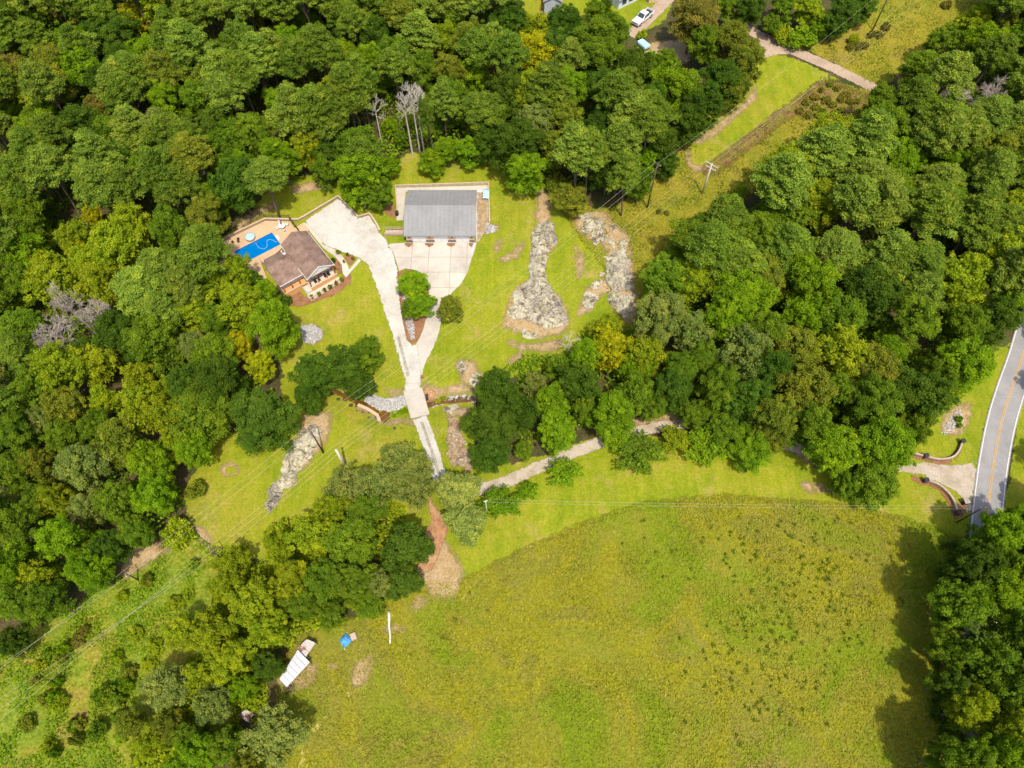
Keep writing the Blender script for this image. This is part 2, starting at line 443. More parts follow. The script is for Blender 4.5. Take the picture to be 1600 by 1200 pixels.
def make_ground():
    g = 1.25
    X = np.concatenate([[-2500, -900, -400], np.arange(-200, 200.1, g), [400, 900, 2500]])
    Y = np.concatenate([[-2500, -900, -300], np.arange(-50, 235.1, g), [420, 900, 2500]])
    gx, gy = np.meshgrid(X, Y); z = hh(gx, gy)
    nx, ny = len(X), len(Y)
    v = np.column_stack([gx.ravel(), gy.ravel(), z.ravel()])
    i = np.arange(nx * ny).reshape(ny, nx)
    f = np.stack([i[:-1, :-1], i[:-1, 1:], i[1:, 1:], i[1:, :-1]], -1).reshape(-1, 4)
    me = bpy.data.meshes.new('ground')
    me.from_pydata(v.tolist(), [], f.tolist()); me.materials.append(M['floor'])
    me.polygons.foreach_set('use_smooth', [True] * len(me.polygons))
    tag(link(bpy.data.objects.new('ground', me)), kind='structure')
make_ground()

LAWN = px((345, 372), (372, 352), (440, 272), (530, 275), (560, 318), (610, 315), (606, 262), (640, 236), (700, 246), (790, 252), (870, 300), (930, 326),
          (960, 350), (985, 420), (1000, 500), (930, 560), (800, 590), (742, 620), (742, 690), (800, 725), (960, 672), (1090, 690), (1300, 690), (1420, 690),
          (1490, 612), (1556, 545), (1586, 533), (1545, 645), (1519, 812), (1500, 868), (1400, 828), (1250, 800), (1130, 788), (1010, 796), (900, 832),
          (820, 868), (735, 918), (640, 918), (620, 860), (600, 800), (480, 890), (380, 872), (326, 852), (296, 828), (285, 770), (330, 680), (440, 660),
          (436, 560), (470, 520), (440, 470), (448, 440), (400, 470), (345, 430))
sheet('lawn', LAWN, M['lawn'], 0.03, smooth=False, jitter=0.6)
MEADOW = px((655, 905), (720, 905), (800, 862), (900, 817), (1000, 783), (1130, 770), (1300, 783), (1420, 808), (1500, 836), (1640, 850), (1700, 1300), (1500, 1500), (300, 1500), (330, 1240), (430, 1120),
            (430, 1040), (470, 985), (560, 960))
meadow = sheet('meadow', MEADOW, M['meadow'], 0.06, smooth=False, jitter=0.5)
ROUGH1 = px((300, 826), (330, 852), (400, 880), (460, 960), (380, 1110), (290, 1260), (100, 1400), (-120, 1400), (-120, 1060), (0, 1000), (110, 950), (200, 890), (262, 850))
ROUGH2 = px((868, 322), (960, 322), (1010, 285), (1060, 232), (1090, 205), (1130, 250), (1240, 160), (1285, 120), (1345, 138), (1372, 142), (1345, 200), (1262, 245), (1178, 300), (1110, 355), (1060, 405), (1030, 450), (1020, 540), (965, 520), (940, 420))
ROUGH3 = px((1195, 50), (1230, 50), (1270, 40), (1330, 20), (1400, -60), (1620, -60), (1560, 20), (1480, 60), (1400, 120), (1375, 140), (1300, 100), (1230, 65))
for P_, m_ in ((ROUGH1, 'rough'), (ROUGH2, 'golden'), (ROUGH3, 'golden')): sheet('rough_grass', P_, M[m_], 0.05, smooth=False, jitter=1.0)
STRIP = px((1068, 236), (1076, 258), (1100, 266), (1125, 250), (1180, 205), (1235, 165), (1262, 140), (1288, 124), (1318, 132), (1300, 118), (1255, 97), (1225, 86), (1196, 86), (1150, 110), (1080, 180), (1060, 215))
sheet('upper_lawn', STRIP, M['lawn'], 0.08, jitter=0.4)
sheet('verge', px((1610, 560), (1700, 500), (1760, 900), (1560, 900), (1566, 800), (1580, 720)), M['lawn'], 0.06, jitter=0.3)
sheet('house_yard', px((778, -30), (790, 10), (830, 28), (856, 34), (900, 36), (985, 50), (1040, 30), (1055, -40), (1030, -80), (800, -80)), M['lawn'], 0.06, jitter=0.3)
sheet('clearing_floor', px((985, 75), (1060, 62), (1085, 90), (1040, 108), (990, 100)), M['bare_soil'], 0.06)

# ---- roads, drives, paths
ROAD_C = [at(u, v) for u, v in ((1660, 400), (1622, 480), (1600, 548), (1591, 576), (1577, 616), (1564, 661), (1553, 717), (1547, 760), (1541, 816), (1536, 880), (1532, 960), (1530, 1060), (1532, 1200), (1540, 1350))]
def offset_line(line, off):
    out = []
    for i, p in enumerate(line):
        a = Vector(line[max(i - 1, 0)]); b = Vector(line[min(i + 1, len(line) - 1)]); d = (b - a).normalized()
        out.append((p[0] - d.y * off, p[1] + d.x * off))
    return out
road_s = smooth_poly(ROAD_C, False, 1.2)
sheet('road', ribbon_poly(ROAD_C, 5.3), M['asphalt'], 0.12, smooth=False, step=1.25)
def stripe(off, w, mat, nm):
    a = offset_line(road_s, off - w / 2); b = offset_line(road_s, off + w / 2); mb = MB()
    vs = [(x, y, h1(x, y) + 0.15) for x, y in a] + [(x, y, h1(x, y) + 0.15) for x, y in b]; n = len(a)
    mb.add(vs, [(i, i + 1, n + i + 1, n + i) for i in range(n - 1)])
    tag(mb.obj(nm, mat), kind='structure')
stripe(2.38, 0.16, M['white_paint'], 'road_edge_line'); stripe(-2.38, 0.16, M['white_paint'], 'road_edge_line')
stripe(0.14, 0.13, M['yellow_paint'], 'road_centre_line'); stripe(-0.14, 0.13, M['yellow_paint'], 'road_centre_line')

sheet('dirt_road', ribbon_poly([at(u, v) for u, v in ((1085, 8), (1120, 22), (1160, 42), (1195, 60), (1245, 82), (1300, 106), (1345, 128), (1385, 148), (1440, 172))], 3.2), M['dirt_road'], 0.12, smooth=False)
sheet('dirt_road', px((1190, 62), (1215, 72), (1240, 84), (1215, 86), (1192, 92), (1178, 84)), M['dirt_road'], 0.10)
sheet('dirt_driveway', ribbon_poly([at(u, v) for u, v in ((985, 58), (1000, 42), (1020, 22), (1042, 0), (1062, -24))], 3.6), M['dirt_road'], 0.12, smooth=False)
GRAVEL = px((476, 345), (500, 330), (529, 310), (545, 325), (560, 342), (577, 337), (588, 353), (595, 366), (604, 374), (606, 386), (613, 391), (618, 408), (622, 424), (626, 475), (631, 506), (637, 532),
            (644, 540), (652, 537), (657, 570), (658, 592), (658, 610), (632, 614), (632, 592), (622, 556), (612, 522), (597, 476), (585, 440), (574, 414), (563, 404), (540, 396), (512, 386), (500, 378))
sheet('gravel_driveway', GRAVEL, M['white_gravel'], 0.12, smooth=False, jitter=0.25, step=.6)
sheet('gravel_lane', px((690, 470), (689, 505), (680, 537), (665, 566), (658, 590), (648, 575), (646, 545), (655, 530), (664, 505), (670, 470), (676, 455)), M['concrete'], 0.10, jitter=0.2)
LOW = [at(u, v) for u, v in ((656, 652), (666, 680), (678, 715), (688, 748), (712, 764), (745, 764))]
sheet('gravel_driveway', ribbon_poly(LOW, 2.7), M['white_gravel'], 0.12, smooth=False, jitter=0.25, step=.6)
sheet('track_grass', ribbon_poly(LOW[:4], 0.55), M['track_grass'], 0.15, smooth=False, jitter=0.2)
sheet('track_grass', ribbon_poly([at(u, v) for u, v in ((622, 526), (630, 556), (638, 588))], 0.55), M['track_grass'], 0.15, smooth=False, jitter=0.2)
DRIVE = [at(u, v) for u, v in ((735, 768), (765, 760), (795, 751), (860, 722), (920, 698), (985, 677), (1040, 666), (1090, 663), (1150, 674), (1210, 690), (1265, 705), (1340, 720), (1425, 731), (1470, 738))]
sheet('entrance_driveway', ribbon_poly(DRIVE, 2.35), M['drive_gravel'], 0.12, smooth=False, jitter=0.2, step=.6)
sheet('entrance_apron', px((1440, 722), (1487, 727), (1508, 725), (1527, 718), (1522, 764), (1514, 815), (1509, 803), (1505, 781), (1492, 768), (1468, 755), (1440, 746)), M['drive_gravel'], 0.10, smooth=False)

def soil(nm, mat, pts, dz=0.08, **k):
    return sheet(nm, px(*pts), M[mat], dz, step=0.8, jitter=0.5, **k)
soil('clay_path', 'red_clay', [(672, 776), (684, 790), (696, 818), (700, 834), (693, 850), (676, 892), (652, 886), (664, 852), (664, 832), (674, 816), (668, 790)], 0.13)
soil('bare_soil', 'bare_soil', [(658, 876), (688, 842), (715, 866), (726, 898), (708, 938), (676, 934), (652, 906)], 0.10)
soil('bare_soil', 'bare_soil', [(655, 930), (672, 936), (664, 950), (648, 958), (640, 945)], 0.11)
soil('bare_soil', 'bare_soil', [(550, 1042), (584, 1022), (586, 1038), (570, 1068), (550, 1076)], 0.11)
soil('bare_soil', 'bare_soil', [(512, 1035), (528, 1036), (528, 1046), (512, 1047)], 0.11)
soil('bare_soil', 'bare_soil', [(434, 1052), (462, 1052), (488, 1030), (500, 1050), (470, 1080), (440, 1085)], 0.10)
soil('bare_soil', 'bare_soil', [(605, 975), (640, 980), (622, 990), (598, 990)], 0.10)
soil('bare_soil', 'bare_soil', [(366, 360), (384, 334), (420, 318), (440, 322), (400, 342), (376, 366)], 0.09)
soil('bare_soil', 'bare_soil', [(462, 288), (512, 282), (520, 292), (480, 302), (455, 304)], 0.09)
soil('bare_soil', 'bare_soil', [(776, 404), (800, 392), (818, 372), (820, 388), (806, 408), (780, 412)], 0.09)
soil('bare_soil', 'bare_soil', [(770, 385), (782, 370), (786, 380), (776, 396)], 0.09)
soil('bare_soil', 'bare_soil', [(896, 380), (906, 392), (913, 395), (914, 428), (902, 438), (899, 410)], 0.09)
soil('bare_soil', 'bare_soil', [(836, 300), (856, 296), (860, 345), (838, 350)], 0.09)
soil('bare_soil', 'bare_soil', [(835, 352), (862, 345), (870, 380), (852, 410), (858, 445), (882, 470), (893, 500), (884, 518), (850, 530), (812, 522), (786, 512), (786, 492), (800, 455), (828, 430), (826, 400)], 0.07)
soil('bare_soil', 'bare_soil', [(898, 338), (945, 330), (965, 352), (984, 368), (994, 440), (996, 495), (978, 505), (950, 460), (925, 485), (902, 496), (912, 455), (948, 425), (940, 385), (908, 370)], 0.07)
soil('bare_soil', 'bare_soil', [(790, 530), (830, 535), (880, 528), (866, 550), (800, 545)], 0.08)
soil('bare_soil', 'bare_soil', [(800, 552), (820, 548), (812, 568), (792, 570)], 0.08)
soil('bare_soil', 'bare_soil', [(712, 566), (735, 560), (756, 585), (757, 604), (732, 608), (716, 590)], 0.07)
soil('bare_soil', 'bare_soil', [(656, 596), (690, 604), (722, 598), (745, 606), (735, 616), (695, 620), (672, 630), (660, 620)], 0.09)
soil('red_clay', 'red_clay', [(660, 608), (672, 606), (684, 612), (680, 624), (668, 630), (662, 622)], 0.11)
soil('bare_soil', 'bare_soil', [(597, 610), (632, 606), (632, 618), (612, 620)], 0.09)
soil('bare_soil', 'bare_soil', [(560, 628), (576, 640), (594, 660), (612, 657), (630, 651), (648, 655), (650, 668), (632, 664), (600, 664), (575, 652), (556, 640)], 0.08)
soil('bare_soil', 'bare_soil', [(470, 655), (500, 640), (520, 648), (512, 690), (494, 712), (470, 740), (462, 700)], 0.07)
soil('rocky_slope', 'rock_rubble', [(700, 648), (714, 656), (722, 672), (728, 696), (738, 722), (734, 742), (722, 730), (702, 726), (697, 700), (699, 670)], 0.08)
soil('bare_soil', 'bare_soil', [(694, 640), (712, 634), (740, 636), (742, 652), (712, 654), (700, 658)], 0.07)
soil('bare_soil', 'bare_soil', [(300, 828), (318, 820), (330, 838), (336, 858), (312, 850)], 0.10)
soil('bare_soil', 'bare_soil', [(1472, 648), (1500, 628), (1520, 632), (1516, 660), (1500, 682), (1470, 675)], 0.08)
soil('bare_soil', 'bare_soil', [(1242, 702), (1262, 694), (1276, 708), (1262, 724), (1246, 716)], 0.09)
soil('bare_soil', 'bare_soil', [(1250, 752), (1290, 758), (1300, 770), (1262, 772)], 0.08)
soil('bare_soil', 'bare_soil', [(985, 655), (1060, 640), (1095, 645), (1090, 660), (1030, 664), (990, 670)], 0.08)
soil('bare_soil', 'bare_soil', [(1068, 236), (1075, 262), (1102, 270), (1150, 235), (1240, 168), (1226, 166), (1150, 222), (1104, 256), (1084, 254), (1080, 228)], 0.11)
soil('bare_soil', 'bare_soil', [(1080, 225), (1110, 200), (1160, 160), (1172, 140), (1182, 136), (1180, 156), (1130, 205), (1095, 226)], 0.11)
sheet('dry_brush', ribbon_poly([at(u, v) for u, v in ((1098, 274), (1130, 252), (1180, 214), (1235, 172), (1262, 152))], 4.2), M['dry_brush'], .115, smooth=False, jitter=.6)
soil('dry_brush', 'dry_brush', [(1236, 170), (1262, 140), (1290, 124), (1345, 142), (1366, 148), (1330, 182), (1262, 190)], .09)
soil('bare_soil', 'bare_soil', [(200, 830), (256, 850), (270, 862), (236, 880), (190, 905)], 0.10)
soil('mulch_ring', 'bare_soil', [(346, 728), (356, 722), (372, 724), (378, 732), (370, 744), (356, 748), (344, 740)], 0.08, hole=px((352, 731), (364, 728), (371, 735), (362, 742), (353, 740)))
for (ua, va, ub, vb) in ((742, 908, 722, 1000), (734, 906, 706, 985), (480, 1150, 590, 1062), (1035, 262, 1240, 150)):
    pass
for line in (((744, 905), (736, 940), (722, 985), (716, 1000)), ((732, 912), (722, 950), (708, 990))):
    sheet('tyre_track', ribbon_poly([at(u, v) for u, v in line], 0.5), M['track'], 0.10, smooth=False, jitter=0.15)
sheet('tyre_track', ribbon_poly([at(u, v) for u, v in ((575, 1066), (548, 1082), (515, 1112), (480, 1160), (470, 1200))], 0.9), M['track'], 0.10, smooth=False, jitter=0.3)

# ---- rock outcrops, riprap and the creek
def rock(pts, label, hgt=0.7, seed=0, dark=1.0):
    def zf(P, ed):
        out = np.empty(len(P))
        for i, (x, y) in enumerate(P):
            nz = mnoise.fractal((x * .5, y * .5, seed), 0.9, 2.0, 5) * 0.5 + 0.5
            st = math.floor(nz * 6) / 6 * 0.5 + nz * 0.5
            out[i] = min(1, ed[i] / 1.4) * hgt * (0.15 + 0.9 * max(0, st)) + min(1, ed[i]) * 0.2 * mnoise.noise((x * 1.3, y * 1.3, seed))
        return out
    o = sheet('rock_outcrop', px(*pts), M['rock'], 0.14, step=0.38, jitter=0.8, zfun=zf, kind=None)
    o.data.polygons.foreach_set('use_smooth', [False] * len(o.data.polygons))
    o.color = (dark, 1, 1, 1)
    return tag(o, label, 'rock')
Z = lambda pts: [(780 + a / 5, 300 + b / 5) for a, b in pts]
rock(Z([(270, 300), (330, 240), (420, 230), (430, 290), (450, 380), (415, 430), (385, 480), (378, 560), (370, 640), (392, 720), (430, 780), (490, 850), (510, 930), (550, 990), (520, 1060), (440, 1060), (330, 1080), (220, 1000), (90, 1000), (80, 900), (110, 880), (100, 790), (170, 740), (228, 670), (236, 600), (232, 480), (248, 380)]),
     'long grey and cream rock outcrop widening like a bell across the lawn', 1.1, 1.0, .92)
rock(Z([(165, 1060), (210, 1050), (235, 1100), (300, 1085), (310, 1130), (240, 1150), (170, 1130)]), 'small pale rock knob in bare soil below the bell-shaped outcrop', 0.5, 2.0)
rock(Z([(640, 200), (700, 175), (740, 200), (800, 215), (830, 270), (820, 330), (870, 360), (905, 400), (890, 430), (860, 400), (810, 385), (770, 420), (720, 410), (710, 340), (650, 330)]),
     'pale rock shelf with a hooked end beside the power line strip', 0.8, 3.0, 1.2)
rock(Z([(830, 500), (880, 480), (930, 450), (960, 350), (990, 370), (1000, 480), (1020, 540), (1030, 650), (1045, 760), (980, 790), (870, 790), (840, 700), (830, 600)]),
     'tall cream and black rock outcrop at the edge of the wood', 1.2, 4.0, .97)
rock(Z([(710, 720), (770, 700), (800, 600), (820, 690), (760, 760), (715, 760)]), 'narrow cream rock rib curving down between two larger outcrops', 0.4, 5.0, 1.4)
rock(Z([(670, 790), (720, 775), (790, 830), (740, 900), (660, 910)]), 'low brown speckled rock patch beside the cream rib', 0.35, 6.0)
rock(Z([(870, 245), (905, 270), (900, 320), (875, 320)]), 'small pale rock slab in the rough grass strip', 0.4, 7.0)
rock(Z([(850, 800), (980, 800), (1060, 790), (1050, 880), (1010, 1000), (950, 980), (880, 900)]), 'mossy broken rock slope running down into the trees', 0.6, 8.0)
Z2 = lambda pts: [(400 + a / 6.667, 630 + b / 6.667) for a, b in pts]
rock(Z2([(560, 190), (620, 230), (680, 300), (640, 440), (590, 540), (530, 620), (470, 720), (440, 800), (400, 880), (350, 910), (280, 900), (270, 960), (210, 1100), (130, 1150), (100, 1080), (110, 980), (150, 880), (240, 780), (270, 700), (290, 580), (350, 460), (420, 380), (480, 290)]),
     'long grey rock outcrop slanting through the lawn by the utility poles', .9, 9.0, .75)
rock([(714, 570), (724, 564), (730, 578), (722, 586)], 'small grey rock in the lawn upstream of the bridge', 0.4, 10.0)
rock([(736, 588), (748, 584), (754, 598), (742, 606), (734, 600)], 'rounded grey rock in bare soil above the creek bank', 0.5, 11.0)
rock([(690, 640), (702, 632), (716, 632), (712, 642), (700, 648)], 'pale rock ledge on the creek bank beside the bridge', 0.4, 12.0)
rock([(1484, 650), (1500, 645), (1504, 660), (1490, 664)], 'grey rocks around the roadside culvert', 0.4, 13.0)

def stones(name, poly, n, smin, smax, zoff=0.05, label=None, parent=None):
    """many small angular stones strewn over a polygon, one stuff object"""
    xs = [p[0] for p in poly]; ys = [p[1] for p in poly]
    P = np.column_stack([rng.uniform(min(xs), max(xs), n * 4), rng.uniform(min(ys), max(ys), n * 4)])
    P = P[inside(P[:, 0], P[:, 1], poly)][:n]; n = len(P)
    s = rng.uniform(smin, smax, n) * rng.uniform(0.7, 1.3, n)
    oct_ = np.array([(1, 0, 0), (0, 1, 0), (-1, 0, 0), (0, -1, 0), (0, 0, .7), (0, 0, -.7)], float)
    V = oct_[None] * s[:, None, None] * rng.uniform(.6, 1.3, (n, 6, 1))
    a = rng.uniform(0, 6.28, n); ca, sa = np.cos(a), np.sin(a)
    X = V[..., 0] * ca[:, None] - V[..., 1] * sa[:, None]; Yv = V[..., 0] * sa[:, None] + V[..., 1] * ca[:, None]
    V = np.stack([X + P[:, :1], Yv + P[:, 1:], V[..., 2] + (hh(P[:, 0], P[:, 1]) + zoff)[:, None]], -1).reshape(-1, 3)
    t = np.array([(0, 1, 4), (1, 2, 4), (2, 3, 4), (3, 0, 4), (1, 0, 5), (2, 1, 5), (3, 2, 5), (0, 3, 5)])
    F = (t[None] + (np.arange(n) * 6)[:, None, None]).reshape(-1, 3)
    me = bpy.data.meshes.new(name); me.from_pydata(V.tolist(), [], F.tolist()); me.materials.append(M['stone'])
    at_ = me.attributes.new('face_tone', 'FLOAT', 'FACE'); at_.data.foreach_set('value', np.repeat(rng.random(n), 8).astype(np.float32))
    o = link(bpy.data.objects.new(name, me), parent)
    return tag(o, label, 'stones' if label else None, kind='stuff')
RIP = px((574, 616), (586, 618), (601, 624), (616, 622), (632, 618), (636, 632), (622, 640), (608, 643), (591, 640), (570, 627))
soil('riprap_bed', 'rock_rubble', [(574, 616), (586, 618), (601, 624), (616, 622), (632, 618), (636, 632), (622, 640), (608, 643), (591, 640), (570, 627)], 0.10)
stones('riprap', RIP, 2200, .12, .24, .16, 'grey riprap stones lining the creek bank beside the bridge')
stones('loose_rock', px((704, 650), (724, 672), (738, 724), (730, 745), (716, 730), (700, 690)), 60, .1, .25, .1, 'loose pale rocks scattered down the bare slope by the drive')
stones('creek_stones', px((676, 638), (700, 628), (742, 628), (742, 616), (700, 620), (676, 630)), 160, .12, .35, .05, 'pale stones along the narrow creek upstream of the bridge')
stones('swale_stones', px((627, 438), (634, 438), (640, 480), (648, 512), (648, 530), (642, 532), (634, 505), (629, 470)), 1100, .08, .16, .2, 'grey stones filling the dry swale in the mulch island')
stones('culvert_stones', px((1484, 650), (1500, 640), (1506, 662), (1492, 672), (1478, 680), (1470, 676)), 150, .12, .3, .12, 'pale stones around the roadside culvert')
soil('gravel_patch', 'rock_rubble', [(470, 508), (490, 507), (505, 514), (506, 528), (490, 540), (474, 536)], 0.10)
stones('gravel_patch_stones', px((470, 510), (490, 509), (503, 516), (504, 528), (488, 538), (474, 534)), 1500, .08, .2, .14, 'pale grey stones in the round patch at the lawn edge')
def water(pts):
    P = px(*pts); z = float(np.mean([h1(*p) for p in P])) + 0.12
    sheet('creek', P, M['creek'], 0, step=0.8, jitter=0.2, flat=z)
water([(500, 590), (530, 606), (562, 625), (580, 633), (593, 644), (602, 641), (610, 646), (610, 655), (600, 661), (592, 657), (588, 649), (574, 638), (560, 634), (528, 618), (500, 604)])
water([(664, 628), (690, 623), (720, 620), (760, 617), (800, 612), (800, 620), (760, 626), (720, 630), (690, 632), (668, 638)])
# ------------------------------------------------------------------ built things
def lined(name, c, c2, period, axis='Z', rough=0.7, depth=0.6, metal=0.0, var=0.08):
    """painted boards or courses: a thin shadow groove every 'period' metres in object space"""
    n = NT(name); n.bsdf.inputs['Roughness'].default_value = rough; n.bsdf.inputs['Metallic'].default_value = metal
    sp = n.n.new('ShaderNodeSeparateXYZ'); n.L(n.objc(), sp.inputs[0])
    t = n.math('FRACT', n.math('MULTIPLY', sp.outputs[axis], 1.0 / period))
    g = n.map(t, 0.0, 0.14)
    n.base(n.fine(n.mix(g, c2, c), 3.0, 1 - var, 1 + var)); n.bump(g, depth, 0.02)
    return n.m
n = NT('brown_shingles')
nb = n.noise(0.5, n.objc(), 6, 0.65)
c = n.ramp(nb, [(0.28, (0.125, 0.076, 0.058)), (0.5, (0.215, 0.143, 0.113)), (0.7, (0.265, 0.185, 0.15))])
br = n.n.new('ShaderNodeTexBrick'); br.inputs['Scale'].default_value = 1.0
br.inputs['Brick Width'].default_value = 0.5; br.inputs['Row Height'].default_value = 0.22; br.inputs['Mortar Size'].default_value = 0.02
br.inputs['Color1'].default_value = (0.85, 0.85, 0.85, 1); br.inputs['Color2'].default_value = (1.1, 1.1, 1.1, 1); br.inputs['Mortar'].default_value = (0.65, 0.65, 0.65, 1)
n.L(n.objc(), br.inputs['Vector'])
n.base(n.mix(1.0, c, br.outputs['Color'], 'MULTIPLY')); n.bump(br.outputs['Fac'], -0.4, 0.02); M['shingle'] = n.m
n = NT('grey_metal_roof'); n.bsdf.inputs['Roughness'].default_value = 0.6
n.base(n.fine(n.ramp(n.noise(0.3, detail=5), [(0.3, (0.19, 0.19, 0.19)), (0.7, (0.225, 0.224, 0.222))]), 2.0, 0.93, 1.06)); M['metal_roof'] = n.m
M['white'] = simple('white_trim', (0.56, 0.55, 0.53), 0.5, 0.06)
M['tan_wall'] = lined('tan_siding', (0.50, 0.36, 0.24), (0.34, 0.24, 0.16), 0.2)
M['white_siding'] = lined('white_siding', (0.54, 0.53, 0.51), (0.38, 0.38, 0.37), 0.16)
M['grey_siding'] = lined('grey_blue_siding', (0.34, 0.37, 0.42), (0.22, 0.25, 0.29), 0.18)
M['pale_siding'] = lined('pale_blue_siding', (0.52, 0.57, 0.63), (0.36, 0.40, 0.45), 0.18)
M['shingle_grey'] = simple('grey_shingles', (0.20, 0.19, 0.19), 0.9, 0.25, 4)
M['door_white'] = lined('white_door_panels', (0.74, 0.75, 0.77), (0.5, 0.51, 0.53), 0.53, 'Z', 0.45)
M['stone_wainscot'] = simple('dark_stone_wainscot', (0.13, 0.115, 0.11), 0.9, 0.4, 7)
M['red_dark'] = simple('dark_red_brick', (0.14, 0.045, 0.035), 0.9, 0.3, 8)
M['dark_metal'] = simple('dark_metal', (0.03, 0.028, 0.026), 0.5, 0.1)
M['glass'] = simple('window_glass', (0.03, 0.04, 0.055), 0.08, 0.05, spec=0.6)
M['wood'] = simple('weathered_wood', (0.36, 0.27, 0.22), 0.85, 0.25, 5)
M['wood_orange'] = lined('orange_stained_wood', (0.52, 0.27, 0.11), (0.34, 0.17, 0.07), 0.14, 'Y', 0.7)
M['wood_dark'] = simple('brown_stained_wood', (0.20, 0.085, 0.045), 0.8, 0.2, 5)
M['deck_white'] = lined('pale_deck_boards', (0.47, 0.395, 0.315), (0.32, 0.265, 0.21), 0.15, 'X', 0.7)
M['cap_tan'] = simple('tan_capstone', (0.40, 0.30, 0.205), 0.85, 0.15, 3)
M['wall_brown'] = lined('brown_block_wall', (0.27, 0.19, 0.135), (0.17, 0.12, 0.09), 0.2)
M['conc_wall'] = simple('pale_concrete_wall', (0.36, 0.30, 0.235), 0.85, 0.2, 1.5)
M['pole'] = simple('dark_pole_wood', (0.075, 0.058, 0.045), 0.9, 0.3, 4)
M['pole_white'] = simple('pale_pole_wood', (0.47, 0.44, 0.39), 0.8, 0.15, 4)  # pale tone shared by poles, insulators and the log
M['wire'] = simple('pale_wire', (0.40, 0.38, 0.26), 0.5, 0.05)
M['blue_tarp'] = simple('blue_tarp', (0.06, 0.26, 0.62), 0.45, 0.25, 4)
M['light_blue'] = simple('light_blue_plastic', (0.32, 0.55, 0.72), 0.4, 0.15, 4)
M['black'] = simple('black_plastic', (0.015, 0.015, 0.015), 0.5, 0.1)
M['white_tin'] = lined('white_tin_sheet', (0.37, 0.38, 0.40), (0.27, 0.28, 0.30), 0.3, 'X', 0.4, 0.5, 0.15)
n = NT('rusty_tin'); n.bsdf.inputs['Roughness'].default_value = 0.6
n.base(n.fine(n.mix(n.map(n.noise(1.1, detail=6), 0.52, 0.60), (0.38, 0.35, 0.335), (0.17, 0.065, 0.042)), 4, 0.85, 1.1)); M['rusty_tin'] = n.m
n = NT('truck_paint'); n.base((0.60, 0.60, 0.61)); n.bsdf.inputs['Roughness'].default_value = 0.25; n.bsdf.inputs['Specular IOR Level'].default_value = 0.5; M['truck'] = n.m
M['chrome'] = simple('grey_chrome', (0.4, 0.4, 0.4), 0.25, 0.05, metal=0.8)
M['rubber'] = simple('tyre_rubber', (0.02, 0.02, 0.02), 0.9, 0.1)

# ---- the garage building
GZ = 2.05
gar = empty('garage_building', (-15.08, 103.8, GZ), label='long garage with grey metal roof and three white doors', cat='garage')
wx0, wx1, wy0, wy1 = -7.15, 7.15, -5.9, 5.9
eav, rid = 2.65, 4.65
rx0, rx1, ry0, ry1 = -7.52, 7.52, -6.4, 6.3
DOORS = [(-5.90, -3.02), (-1.30, 1.58), (3.25, 6.10)]
# back and side walls
w = MB(); w.b2((wx0, wy1 - .15, -0.6), (wx1, wy1, eav)); w.obj('wall', M['tan_wall'], gar)
for sx in (wx0, wx1 - .15):
    w = MB(); yy0, yy1 = wy0 + .16, wy1 - .16
    zt = lambda y: eav + (rid - eav) * (1 - abs(y) / 6.35) - 0.15
    prof = [(yy0, -0.6), (yy1, -0.6), (yy1, zt(yy1)), (0, zt(0)), (yy0, zt(yy0))]
    w.add([(sx, y, z) for y, z in prof] + [(sx + .15, y, z) for y, z in prof], [(0, 1, 2, 3, 4), (9, 8, 7, 6, 5)] + [(i, (i + 1) % 5, 5 + (i + 1) % 5, 5 + i) for i in range(5)])
    w.obj('wall', M['tan_wall'], gar)
bays = [(wx0, DOORS[0][0]), (DOORS[0][1], DOORS[1][0]), (DOORS[1][1], DOORS[2][0]), (DOORS[2][1], wx1)]
for a, b in bays:
    bay = MB().b2((a, wy0, -0.6), (b, wy0 + .15, eav)).obj('wall', M['tan_wall'], gar)
    MB().b2((a + .02, wy0 - .09, -0.6), (b - .02, wy0 - .002, 0.75)).obj('wainscot', M['stone_wainscot'], gar)
    m_ = (a + b) / 2
    lamp = MB().b2((m_ - .1, wy0 - .16, 1.5), (m_ + .1, wy0 - .003, 1.95)).obj('wall_lamp', M['dark_metal'], gar, bevel=.03)
    for q in (a + .02, b - .14): MB().b2((q, wy0 - .05, .76), (q + .12, wy0 - .004, eav - .1)).obj('corner_trim', M['white'], gar)
MB().b2((wx0, wy0 + .0, 2.32), (wx1, wy0 + .14, eav - .02)).obj('header', M['white'], gar)
for a, b in DOORS:
    dmb = bpy.data.objects.new('garage_door', None); link(dmb, gar); dmb.location = ((a + b) / 2, wy0 + .02, 0)
    for k in range(4):
        MB().b2((-(b - a) / 2 + .03, -0.02, k * .57 + .01), ((b - a) / 2 - .03, .05, k * .57 + .56)).obj('panel', M['white'], dmb, bevel=.015)
    MB().box((0, -.05, .75), (.25, .05, .05)).obj('handle', M['dark_metal'], dmb)
